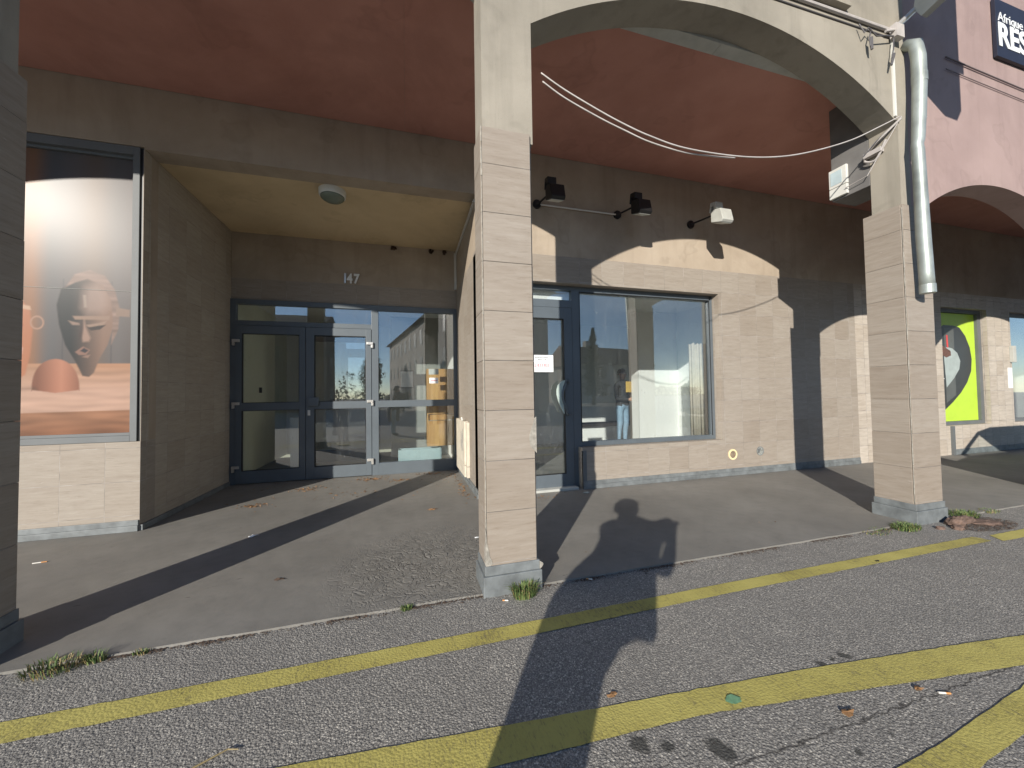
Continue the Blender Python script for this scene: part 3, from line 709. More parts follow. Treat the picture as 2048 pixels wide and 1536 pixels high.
tag(wire(smooth_path(W2),.0065).build('slack_wire',M['cable'],None,smooth=True),'lower grey wire of the sagging pair, ending mid-arch','wire')
q=MB(); q.tube(smooth_path([(5.09,2.585,4.28),(5.04,2.7,4.18),(5.05,2.85,4.10),(5.05,2.90,4.0),(5.06,2.8,3.96),(5.05,2.7,4.12)]),.012,6)
q.tube([(5.09,2.58,4.30),(5.05,2.88,3.82),(5.05,3.1,3.80)],.005,6).box(5.03,5.09,2.74,2.9,4.02,4.07)
tag(q.build('wire_bundle',M['cable']),'bundle of wire loops tied at the top of the right pillar','wire')
# junction box
jb=empty('junction_box',(5.06,3.18,3.74),'white electrical box high on the side of the right pillar','electrical box')
B(5.062,5.098,3.09,3.282,3.868,4.095).build('box_cover',M['white'],jb,bev=.006)
B(5.062,5.098,3.09,3.282,3.742,3.862).build('box_base',M['white'],jb,bev=.006)
B(5.059,5.0615,3.14,3.262,3.90,4.06).build('sticker',simple('faded_blue_sticker',(.45,.55,.58),.6),jb)
# spotlights
def spot(x,head,c,mt,label,xr=0):
    e=empty('spotlight',(x,4.95,4.13),label,'spotlight','three arm spotlights above the shop window')
    MB().cyl((x,4.972,4.13),'y',.062,-.03,24).build('wall_rose',M['black'],e)
    hx,hy,hz=head
    MB().tube([(x,4.95,4.13),(x+.03,4.92,4.14),(hx,hy+.06,hz+.06)],.014,10).build('arm',M['black'],e)
    # floodlight: tapered housing with a rear bracket and a driver box on top, tilted down
    w_=.10
    prof=[(hy+.02,hz+.10),(hy-.12,hz+.06),(hy-.16,hz-.12),(hy-.13,hz-.15),(hy+.06,hz-.08),(hy+.06,hz+.06)]
    MB().prism(prof,'x',hx-w_,hx+w_).build('housing',M[mt],e,bev=.008)
    MB().prism([(hy-.05,hz+.10),(hy-.05,hz+.19),(hy+.06,hz+.215),(hy+.09,hz+.08),(hy+.06,hz+.06),(hy+.045,hz+.15),(hy-.0,hz+.15),(hy-.0,hz+.10)],'x',hx-.105,hx+.02).build('bracket',M[mt],e,bev=.006)
    MB().prism([(hy-.121,hz-.156),(hy-.125,hz-.152),(hy+.055,hz-.088),(hy+.05,hz-.092)],'x',hx-w_+.015,hx+w_-.015).build('lens',M['strip'],e)
    return e
for px,py,xx,mt,lab in ((1110,383,1.82,'black','dark spotlight nearest the middle pillar, partly behind it'),(1282,412,3.13,'black','black spotlight on an arm at the end of the white rod'),(1443,430,4.485,'strip','pale grey sunlit spotlight, rightmost of the three')):
    Y=4.52 if mt=='black' else 4.42
    p=onY(px,py,Y); spot(xx,(p[0],Y+.04,p[2]),None,mt,lab)
tag(MB().tube([(1.87,4.945,4.125),(3.09,4.945,4.125)],.012,8).build('cable_rod',M['white']),'thin white rod joining two spotlight mounts','conduit')
# ceiling lamp
cl=empty('ceiling_lamp',(-.68,6.0,4.17),'round white ceiling lamp with dull glass on the entry soffit','ceiling lamp')
q=MB(); LX,LY=onY(665,385,1)[0:2]
d=ray(665,383); t=(4.165-CH)/d.z; LX,LY=d.x*t,d.y*t
q.tube([(LX,LY,4.171),(LX,LY,4.10),(LX,LY,4.088)],[.17,.165,.155],36).build('lamp_body',M['white'],cl,smooth=False)
q=MB(); q.tube([(LX,LY,4.090),(LX,LY,4.07),(LX,LY,4.045),(LX,LY,4.028),(LX,LY,4.02)],[.150,.145,.115,.07,.02],36).build('lamp_glass',M['glasslamp'],cl,smooth=True)
# trunking in the entry corner
tag(B(.905,.931,5.02,7.04,4.075,4.115).box(.89,.931,7.04,7.08,3.42,4.115).build('trunking',M['white'],None,bev=.002),'white cable trunking along the entry soffit corner beside the pillar','trunking')
# meter cabinet on right reveal
mc=empty('meter_cabinet',(.9,6.2,.1),'old white utility cabinet on the wall beside the entrance','cabinet')
B(.865,.928,5.83,6.86,.30,.985).build('door_panel',M['box'],mc,bev=.005)
B(.865,.928,5.83,6.86,.115,.293).build('lower_panel',M['box'],mc,bev=.005)
B(.885,.928,5.70,5.826,.30,.975).box(.885,.928,5.70,5.826,.125,.293).build('side_rail',M['box'],mc,bev=.003)
MB().tube([(.86,5.97,.99),(.85,6.0,1.035),(.87,6.04,1.0)],.012,8).build('hasp',M['white'],mc)
q=MB(); 
for k in range(7): q.box(.8635,.8648,6.0+.035*k+random.uniform(-.02,.02),6.012+.035*k,.56+random.uniform(-.1,.1),.66+random.uniform(0,.2))
q.build('scratches',M['ink'],mc)
# vents
v1=empty('wall_vent',(5.203,4.96,.35),'round wall vent with a cream plastic ring, left of the two','vent')
MB().disc_ring((5.203,4.957,.348),'y',.062,.088,.016).build('ring',simple('cream_plastic',(.75,.62,.36),.5),v1)
MB().cyl((5.203,4.962,.348),'y',.063,.006,28).build('grille',simple('rough_vent_grille',(.22,.17,.12),.8,var=.6,scale=60,bmp=1),v1)
v2=empty('wall_vent',(5.79,4.96,.37),'round grey vent hole without ring, right of the two','vent')
MB().disc_ring((5.79,4.962,.372),'y',.066,.075,.008).build('ring',M['skirt'],v2)
MB().cyl((5.79,4.967,.372),'y',.067,.002,28).build('grille',simple('grey_vent_plate',(.26,.27,.25),.7,var=.5,scale=30,bmp=1),v2)
MB().prism([(5.74,.41),(5.80,.42),(5.77,.36),(5.74,.34)],'y',4.955,4.966).build('flap',M['frame2'],v2)
# notice on the shop door
no=empty('door_notice',(1.95,5.085,1.72),'white paper notice with a red phone number on the shop door glass','notice')
B(1.64,2.083,5.088,5.092,1.72,1.97).build('sheet',M['paper'],no)
text('phone_number','2.833.833',.062,1.79,5.0865,1.80,M['ink_red'],no,.0005,False,.95)
q=MB()
for z,xa,xb in ((1.925,1.80,2.0),(1.895,1.84,1.98)):
    x=xa
    while x<xb: 
        wd=random.uniform(.006,.014); q.box(x,x+wd,5.0865,5.0875,z,z+random.uniform(.006,.013)); x+=wd+.004
q.build('small_print',M['ink'],no)
# curtain inside the shop
q=MB(); n=40
for k in range(n):
    x0=4.98+.42*k/n; x1=4.98+.42*(k+1)/n
    y=lambda x:5.62+.035*math.sin((x-4.98)*75)+.012*math.sin((x-4.98)*190)
    q.poly([(x0,y(x0),.55),(x1,y(x1),.55),(x1,y(x1),2.28+.015*math.sin(x1*60)),(x0,y(x0),2.28+.015*math.sin(x0*60))])
c=q.build('curtain',M['cloth'],None,smooth=True); tag(c,'beige pleated curtain at the right edge of the shop window','curtain')
sm=c.modifiers.new('s','SOLIDIFY'); sm.thickness=.006
# entry interior things
wd=empty('wooden_cabinet',(.65,7.4,.4),'light oak board cabinet behind the entrance side pane','cabinet')
B(.405,.93,7.40,7.43,1.045,1.925).build('upper_panel',M['wood'],wd,bev=.003)
B(.405,.93,7.40,7.43,.42,.91).build('lower_panel',M['wood'],wd,bev=.003)
B(.38,.402,7.40,7.75,.42,1.925).box(.405,.93,7.44,7.75,.92,1.03).build('carcass',M['wood'],wd)
tb=empty('trough',(.3,7.35,.16),'pale blue grey trough standing low behind the side pane','trough')
q=MB().box(-.16,.64,7.30,7.32,.165,.385).box(-.16,-.14,7.32,7.55,.165,.385).box(.62,.64,7.32,7.55,.165,.385).box(-.14,.62,7.53,7.55,.165,.385).box(-.14,.62,7.32,7.53,.165,.185)
q.build('body',M['planter'],tb)
B(-.14,.62,7.35,7.5,0,.164).build('foot',M['frame2'],tb)
nb=empty('notice_frame',(0,8.98,1.8),'small framed notice on the lobby wall seen through the side pane','notice')
B(-.16,.17,8.975,8.998,1.58,2.0).build('frame',M['frame2'],nb,bev=.002); B(-.13,.14,8.972,8.974,1.61,1.97).build('sheet',M['paper'],nb)
gs=empty('glass_notice',(.49,7.09,1.63),'small paper notes taped on the side pane above the oak cabinet','notice')
B(.40,.58,7.088,7.094,1.795,1.90).build('note',M['print_grey'],gs); B(.41,.575,7.089,7.095,1.63,1.735).build('note',M['paper'],gs)
B(.43,.555,7.087,7.0885,1.68,1.69).build('small_print',M['ink_red'],gs)
ic=B(-2.36,-2.32,7.082,7.093,1.49,1.58).build('push_button',M['black']); tag(ic,'small black push button plate on the left door glass','button')
# fallen leaf nests at entry ceiling
q=MB()
for cx,s in ((-.23,.05),(.45,.05),(.7,.035)):
    for k in range(14):
        a=random.uniform(0,6.28); r_=random.uniform(0,s)
        q.box(cx+r_*math.cos(a),cx+r_*math.cos(a)+.03,7.07,7.098,4.11+.03*math.sin(a),4.125+.03*math.sin(a)+.01)
tag(q.build('web_debris',M['soil']),'dark clumps of old cobweb debris under the entry soffit','debris',kind='stuff')

# ------------------------------------------------------------------ poster print (flat picture behind the left display window)
def make_poster():
    Y=5.06; x0,x1,z0,z1=-4.83,-2.865,1.0,4.11
    nx,nz=230,360
    X=np.linspace(x0,x1,nx); Z=np.linspace(z0,z1,nz); XX,ZZ=np.meshgrid(X,Z)
    # picture coordinates: u to the right in metres from the right edge, v up
    def inside(pts,soft=.006):
        pts=np.array(pts); n=len(pts); ins=np.zeros(XX.shape,bool); dm=np.full(XX.shape,1e9)
        for i in range(n):
            a=pts[i]; b=pts[(i+1)%n]
            c=((a[1]>ZZ)!=(b[1]>ZZ)); 
            with np.errstate(divide='ignore',invalid='ignore'):
                xi=(b[0]-a[0])*(ZZ-a[1])/(b[1]-a[1]+1e-12)+a[0]
            ins^=(c&(XX<xi))
            e=b-a; t=np.clip(((XX-a[0])*e[0]+(ZZ-a[1])*e[1])/(e@e+1e-12),0,1)
            dm=np.minimum(dm,np.hypot(XX-a[0]-t*e[0],ZZ-a[1]-t*e[1]))
        s=np.where(ins,dm,-dm); return np.clip(s/soft*.5+.5,0,1)
    def P(pts): return [(onY(a,b,Y)[0],onY(a,b,Y)[2]) for a,b in pts]
    C=np.zeros(XX.shape+(3,))
    def lay(mask,c):
        c=np.array(c,float); 
        if c.ndim==1: c=c[None,None,:]
        C[:]=C*(1-mask[...,None])+c*mask[...,None]
    def lin(t,a,b): return np.array(a)[None,None,:]*(1-t[...,None])+np.array(b)[None,None,:]*t[...,None]
    t=np.clip((ZZ-1.0)/3.1,0,1)
    C[:]=lin(t,(.10,.085,.08),(.17,.15,.15))
    # dark panelled backdrop with orange reflections
    for xc,wd,c in ((-3.05,.10,(.15,.14,.14)),(-3.25,.12,(.19,.14,.11)),(-3.62,.12,(.11,.12,.13)),(-3.78,.10,(.38,.17,.07)),(-4.2,.3,(.12,.08,.07)),(-4.6,.25,(.22,.12,.08))):
        lay(np.exp(-((XX-xc)/wd)**2)*.75,c)
    for xc in (-3.09,-3.5,-3.95,-4.4): lay(np.exp(-((XX-xc)/.007)**2)*.35*(ZZ<2.7),(.02,.035,.05))
    # table
    tabz=onY(150,727,Y)[2]; edz=onY(150,823,Y)[2]
    lay(np.clip((tabz+.01*(XX+3.3)-ZZ)/.012+.5,0,1),(.46,.25,.15))
    nz1=np.array([[noise.noise(Vector((x*3,z*22,0))) for x in X[::2]] for z in Z]); nz1=np.repeat(nz1,2,axis=1)[:,:nx]
    tb=np.clip((tabz-ZZ)/.3,0,1); m=np.clip((tabz-.02-ZZ)/.03,0,1)
    lay(m,np.clip(lin(tb,(.40,.22,.13),(.56,.36,.27))*(1+.25*nz1[...,None]),0,1))
    m=np.clip((edz+.012*(XX+3.3)-ZZ)/.01+.5,0,1)
    lay(m,np.clip(lin(np.clip((ZZ-1.0)/.25,0,1),(.24,.10,.05),(.33,.16,.09))*(1+.4*nz1[...,None]),0,1))
    # big dark mask
    face=P([(150,560),(175,543),(205,552),(225,580),(232,618),(228,650),(215,690),(200,715),(188,745),(178,754),(165,752),(150,722),(130,690),(118,650),(113,610),(122,578)])
    hair=P([(130,575),(150,548),(180,540),(210,552),(230,580),(240,620),(236,660),(222,690),(226,640),(222,600),(205,570),(175,558),(150,565)])
    ear=P([(232,615),(260,620),(259,634),(232,632)])
    fm=inside(face,.007); sh=np.clip((XX-onY(140,650,Y)[0])/.28,0,1)
    lay(fm,lin(sh**1.4,(.012,.018,.022),(.25,.155,.115)))
    fh=inside(P([(168,590),(172,575),(195,568),(214,585),(218,612),(205,625),(175,628),(165,615)]),.05); lay(fh*.7,(.36,.26,.22))
    lay(inside(hair,.008),np.clip(np.array((.25,.17,.14))[None,None,:]*(1+.6*nz1[...,None]),0,1)); lay(inside(ear,.006),(.26,.18,.14))
    lay(inside(P([(166,590),(172,590),(174,615),(168,615)]),.006),(.32,.25,.21))
    lay(inside(P([(145,632),(220,632),(218,640),(150,639)]),.006),(.30,.20,.15))          # brow
    lay(inside(P([(136,641),(158,646),(160,650),(145,650)]),.006),(.28,.19,.15)); lay(inside(P([(172,650),(198,646),(214,642),(205,652),(182,657)]),.006),(.31,.21,.16))
    lay(inside(P([(175,655),(200,651),(212,650),(200,659),(182,661)]),.005),(.03,.02,.02))
    lay(inside(P([(168,636),(172,655),(181,676),(178,683),(166,684),(163,676),(166,655)]),.012),(.34,.22,.17)); lay(inside(P([(164,640),(166,655),(163,680),(158,672)]),.012),(.05,.03,.03))
    lay(inside(P([(150,704),(166,693),(180,700),(172,710),(158,710)]),.006),(.27,.15,.115)); lay(inside(P([(160,702),(168,696),(177,701),(170,706)]),.005),(.02,.02,.03))
    lay(inside(P([(164,714),(172,711),(181,709),(176,716)]),.006),(.28,.17,.13))
    # bowl
    bp=[]
    for k in range(25):
        a=math.pi*k/24; bp.append((111+48*math.cos(a),782-64*math.sin(a)**.8))
    bm_=inside(P(bp+[(63,780),(110,786),(158,780)]),.006); bx=np.clip((XX-onY(75,750,Y)[0])/.35,0,1)
    lay(bm_,lin(1-np.abs(bx-.55)*1.5,(.16,.06,.035),(.50,.22,.14)))
    lay(inside(P([(35,775),(70,774),(75,780),(40,781)]),.02)*.6,(.10,.06,.04))
    # orange mask at the left
    om=P([(10,604),(45,602),(60,622),(65,660),(60,710),(50,750),(30,760),(5,740),(-15,700),(-20,650),(-10,615)])
    lay(inside(om,.01),lin(np.clip((XX+4.2)/.5,0,1),(.60,.24,.12),(.42,.17,.09)))
    lay(inside(P([(35,607),(60,612),(62,620),(36,616)]),.006),(.55,.36,.25)); lay(inside(P([(32,644),(46,650),(40,662),(30,664)]),.006),(.30,.05,.04)); lay(inside(P([(33,684),(46,696),(44,708),(32,706)]),.006),(.60,.35,.28))
    ring=np.abs(np.hypot((XX-onY(74,645,Y)[0])/.050,(ZZ-onY(74,645,Y)[2])/.065)-1); lay(np.clip(1.3-ring*6,0,1),(.40,.24,.17))
    nv=nx*nz
    v=np.stack([XX.ravel(),np.full(nv,Y),ZZ.ravel()],1)
    idx=np.arange(nv).reshape(nz,nx); f=np.stack([idx[:-1,:-1],idx[:-1,1:],idx[1:,1:],idx[1:,:-1]],-1).reshape(-1,4)
    me=bpy.data.meshes.new('print'); me.from_pydata(v.tolist(),[],f.tolist())
    ca=me.color_attributes.new('art','FLOAT_COLOR','POINT'); rgba=np.ones((nv,4)); rgba[:,:3]=np.clip(C.reshape(-1,3)*.62,0,1); ca.data.foreach_set('color',rgba.astype(np.float32).ravel())
    m,nt,b=mat('printed_film'); at=N(nt,'ShaderNodeAttribute'); at.attribute_name='art'; L(nt,at.outputs['Color'],b.inputs['Base Color'])
    b.inputs['Roughness'].default_value=.6; b.inputs['Specular IOR Level'].default_value=.2
    b.inputs['Coat Weight'].default_value=.15; b.inputs['Coat Roughness'].default_value=.27
    sn=noi(nt,tc(nt,'Object',(3,1,40)),1,3); bump(nt,b,sn,.12,.004)
    return me,m
me,pm=make_poster()
po=empty('display_poster',(-3.8,5.06,1.0),'glossy printed poster of carved wooden masks and a bowl in the left display window','poster')
link('print',me,pm,po)
B(-4.83,-2.865,5.0615,5.075,1.0,4.11).build('backing_board',M['strip'],po)
B(-4.83,-2.915,5.055,5.0565,2.598,2.6005).box(-2.9145,-2.9125,5.055,5.0565,1.05,4.1).build('film_seam',M['strip'],po)

# ------------------------------------------------------------------ ground things
def tuft(loc,n,h,spread,label,dry=.2,mt='grass',flat=False):
    q=MB(); q2=MB()
    for k in range(n):
        t=q2 if random.random()<dry else q
        a=random.uniform(0,6.28); r_=spread*math.sqrt(random.random()); bx=loc[0]+r_*math.cos(a); by=loc[1]+r_*.6*math.sin(a)
        hh=h*random.uniform(.45,1.1); lean=random.uniform(.15,.9)*hh; b=a+random.uniform(-.8,.8)
        dx,dy=math.cos(b)*lean,math.sin(b)*lean; wd=random.uniform(.0016,.0032); px,py=-math.sin(b)*wd,math.cos(b)*wd
        z0=loc[2]; p=[(bx-px,by-py,z0),(bx+px,by+py,z0),(bx+dx*.4+px*.8,by+dy*.4+py*.8,z0+hh*.65),(bx+dx*.4-px*.8,by+dy*.4-py*.8,z0+hh*.65)]
        t.poly(p); t.poly([p[3],p[2],(bx+dx,by+dy,z0+hh*(.9 if lean<.5*hh else .7))])
    e=empty('grass_tuft',loc,label,'grass tuft','grass tufts along the pavement edge')
    if q.f: q.build('blades',M[mt],e)
    if q2.f: q2.build('dry_blades',M['drygrass'],e)
tuft((.785,2.525,-.015),420,.115,.085,'tall green grass tuft at the foot of the middle pillar',.22)
tuft((-1.80,2.585,-.012),260,.05,.13,'low green and brown weeds at the far left pavement edge',.4)
tuft((-1.64,2.60,-.012),120,.055,.05,'small dark weed just right of the far left weeds',.15)
tuft((-1.43,2.60,-.012),60,.025,.04,'tiny low weed between the left weeds and the middle pillar',.2)
tuft((-.014,2.595,-.012),90,.035,.035,'small bright green weed near the middle of the left pavement edge',.05)
tuft((4.83,2.56,-.012),520,.05,.15,'low bright green grass patch left of the right pillar foot',.1)
tuft((4.45,2.59,-.012),150,.025,.16,'thin mossy grass strip left of the bright patch by the right pillar',.35)
tuft((5.85,2.60,-.012),380,.075,.16,'leafy green weeds behind the rubble right of the right pillar',.15)
tuft((6.35,2.62,-.012),120,.035,.12,'sparse green weeds on the pavement edge at far right',.3)
# rubble
def rock(c,r,seed,label,name='rubble_lump',mt='rust'):
    bm=bmesh.new(); bmesh.ops.create_icosphere(bm,subdivisions=3,radius=1)
    for v in bm.verts:
        p=v.co.copy(); k=1+.35*noise.noise(p*1.7+Vector((seed,0,0)))+.15*noise.noise(p*5+Vector((0,seed,0)))
        v.co=Vector((c[0]+p.x*k*r[0],c[1]+p.y*k*r[1],c[2]+p.z*k*r[2]))
    me=bpy.data.meshes.new(name); bm.to_mesh(me); bm.free(); o=link(name,me,M[mt]); return tag(o,label,'rubble','rubble beside the right pillar')
rock((5.42,2.47,.01),(.10,.06,.055),1,'largest brown rubble lump touching the right pillar base')
rock((5.62,2.49,.01),(.12,.05,.04),4,'flat brown rubble lump behind the largest one')
rock((5.30,2.40,-.005),(.06,.04,.03),9,'small rubble lump in front of the largest one')
rock((5.80,2.42,-.01),(.16,.10,.022),13,'low rubble heap at the right end of the pile')
rock((5.15,2.46,-.01),(.05,.03,.02),19,'smallest rubble piece at the pillar corner')
# dirt patch + debris strip + leaves (nobody could count them)
q=MB()
def crumb(q,x,y,z,s):
    a=random.uniform(0,6.28); P=[]
    for k in range(4):
        b=a+k*1.57+random.uniform(-.4,.4); P.append((x+s*math.cos(b)*random.uniform(.5,1),y+s*math.sin(b)*random.uniform(.5,1),z+random.uniform(0,s*.45)))
    q.poly(P)
for k in range(3500):
    x=random.uniform(-2.6,5.0); s=random.uniform(.003,.011)
    if noise.noise(Vector((x*2.2,7,0)))<-.05 and random.random()<.8: continue
    crumb(q,x,2.615-abs(random.gauss(0,.018)),-.012,s)
for k in range(1500):
    a=random.uniform(0,6.28); r_=random.random()**.6
    crumb(q,5.7+.42*r_*math.cos(a),2.40+.17*r_*math.sin(a),-.010,random.uniform(.004,.014))
tag(q.build('edge_debris',M['soil']),'strip of brown dirt and crumbs along the pavement edge','debris',kind='stuff')
q=MB()
def dead(q,x,y,z,s,long=1.0):
    a=random.uniform(0,6.28); ca,sa=math.cos(a),math.sin(a); w_=s*random.uniform(.25,.5); h=s*random.uniform(.1,.45)
    P=[(-s*long,0,0),(-s*.3*long,-w_,h),(s*.5*long,-w_*.7,h*.6),(s*long,0,0),(s*.5*long,w_*.7,h),(-s*.3*long,w_,h*.3)]
    q.poly([(x+p[0]*ca-p[1]*sa,y+p[0]*sa+p[1]*ca,z+p[2]) for p in P])
def cluster(cx,cy,rx,ry,n,s0=.012,s1=.03):
    for k in range(n):
        dead(q,cx+random.gauss(0,rx),min(7.03,cy+random.gauss(0,ry)),.001,random.uniform(s0,s1))
for k in range(260):
    x=random.uniform(-2.3,.85); y=random.uniform(5.2,7.02)
    if random.random()<((y-4.6)/2.4)**1.5: dead(q,x,y,.001,random.uniform(.006,.02),1.3)
cluster(-.55,6.75,.10,.06,70); cluster(-1.45,6.35,.12,.06,55); cluster(-.1,6.5,.08,.06,40); cluster(.45,6.85,.12,.06,50); cluster(-1.9,5.6,.10,.05,35); cluster(.80,6.2,.05,.4,45); cluster(.80,5.4,.05,.25,30)
cluster(.30,4.72,.03,.02,10); cluster(-.6,5.9,.2,.1,20)
for k in range(40): dead(q,random.uniform(1.3,8),random.choice([4.9,4.88,random.uniform(3,4.9)]),.001,random.uniform(.005,.014),1.3)
cluster(1.85,4.75,.15,.08,30,.008,.02)
tag(q.build('leaf_litter',M['deadleaf']),'dry brown leaf litter scattered over the arcade floor near the entrance','leaf litter',kind='stuff')
def butt(x,y,z,a,label,l=.055):
    e=empty('cigarette_end',(x,y,z),label,'cigarette end','cigarette ends on the ground')
    ca,sa=math.cos(a),math.sin(a); r_=.0042
    MB().tube([(x,y,z+r_),(x+ca*l*.6,y+sa*l*.6,z+r_)],r_,8).build('paper',M['butt'],e)
    MB().tube([(x+ca*l*.6,y+sa*l*.6,z+r_),(x+ca*l,y+sa*l,z+r_)],r_*1.03,8).build('filter',M['filter'],e)
butt(-3.12,4.26,0,.15,'long cigarette end below the left display window',.09)
butt(.66,2.50,-.015,2.8,'orange cigarette end beside the middle pillar foot',.04)
butt(1.33,2.56,0,2.6,'cigarette end inside the photographer shadow at the pavement edge',.045)
butt(2.36,1.16,-.015,-.4,'cigarette end on the road between the lower yellow lines',.05)
def scrap(name,x,y,z,s,mt,label,cat,seed):
    random.seed(seed); q=MB(); n=9; P=[]
    for k in range(n):
        a=6.28*k/n; r_=s*random.uniform(.55,1.1); P.append((x+r_*math.cos(a)*1.3,y+r_*math.sin(a)*.7,z+random.uniform(.001,s*.35)))
    c=(x,y,z+s*.3)
    for k in range(n): q.poly([P[k],P[(k+1)%n],c])
    o=q.build(name,M[mt]); so_=o.modifiers.new('s','SOLIDIFY'); so_.thickness=.002; tag(o,label,cat)
scrap('paper_scrap',-1.50,4.385,0,.04,'paper','crumpled white paper scrap on the left arcade floor','litter',1)
scrap('paper_scrap',.655,3.64,0,.022,'paper','small white scrap close to the left side of the middle pillar','litter',2)
scrap('paper_scrap',2.42,4.78,0,.05,'print_grey','grey torn paper on the floor in front of the shop door','litter',3)
scrap('dead_leaf',-.95,3.285,0,.035,'soil','single curled dark leaf in the middle of the left arcade floor','leaf',4)
scrap('dead_leaf',.916,1.586,-.015,.022,'deadleaf','pale brown leaf scrap on the road right of the photographer shadow','leaf',5)
scrap('dead_leaf',1.838,1.20,-.012,.03,'deadleaf','brown leaf lying on the crack in the road','leaf',6)
scrap('dead_leaf',2.30,1.20,-.012,.025,'deadleaf','reddish crumpled leaf near the right end of the lower yellow line','leaf',7)
scrap('stone_chip',3.70,2.15,-.011,.018,'black','small black lump on the upper yellow line','debris',8)
tag(MB().tube([(-.80,1.74,-.008),(-.70,1.79,-.006),(-.66,1.78,-.008)],[.004,.003,.002],5).build('dry_stalk',M['drygrass']),'pale dry grass stalk on the road at bottom left','stalk')
q=B(1.40,1.425,1.36,1.372,-.0095,-.0085); q=MB()
for k in range(7):
    a=random.uniform(0,6.28); q.poly([(1.425+.045*math.cos(a+j*1.05)*random.uniform(.5,1),1.40+.03*math.sin(a+j*1.05)*random.uniform(.5,1),-.0075+.0002*k) for j in range(6)])
struct(q.build('road_paint_spot',simple('green_paint',(.16,.33,.19),.8,var=.3,scale=40)))
B(1.25,2.405,4.975,5.10,.001,.035).build('door_sill',M['strip'],AB,bev=.003)

# ------------------------------------------------------------------ people
def skin_body(name,J,Eg,parent,mats,matfn,sub=2,root=0):
    me=bpy.data.meshes.new(name); me.from_pydata([j[:3] for j in J],Eg,[])
    o=bpy.data.objects.new(name,me); col.objects.link(o)
    md=o.modifiers.new('skin','SKIN'); md.use_smooth_shade=True
    sv=me.skin_vertices[0].data
    for i,j in enumerate(J):
        r_=j[3]; sv[i].radius=r_ if isinstance(r_,tuple) else (r_,r_); sv[i].use_root=(i==root)
    ss=o.modifiers.new('sub','SUBSURF'); ss.levels=sub; ss.render_levels=sub
    bpy.context.view_layer.update()
    m2=bpy.data.meshes.new_from_object(o.evaluated_get(bpy.context.evaluated_depsgraph_get()))
    bpy.data.objects.remove(o)
    o=bpy.data.objects.new(name,m2); col.objects.link(o); m2.materials.clear()
    for x in mats: m2.materials.append(x)
    for p in m2.polygons: p.material_index=matfn(p.center); p.use_smooth=True
    setp(o,parent); return o
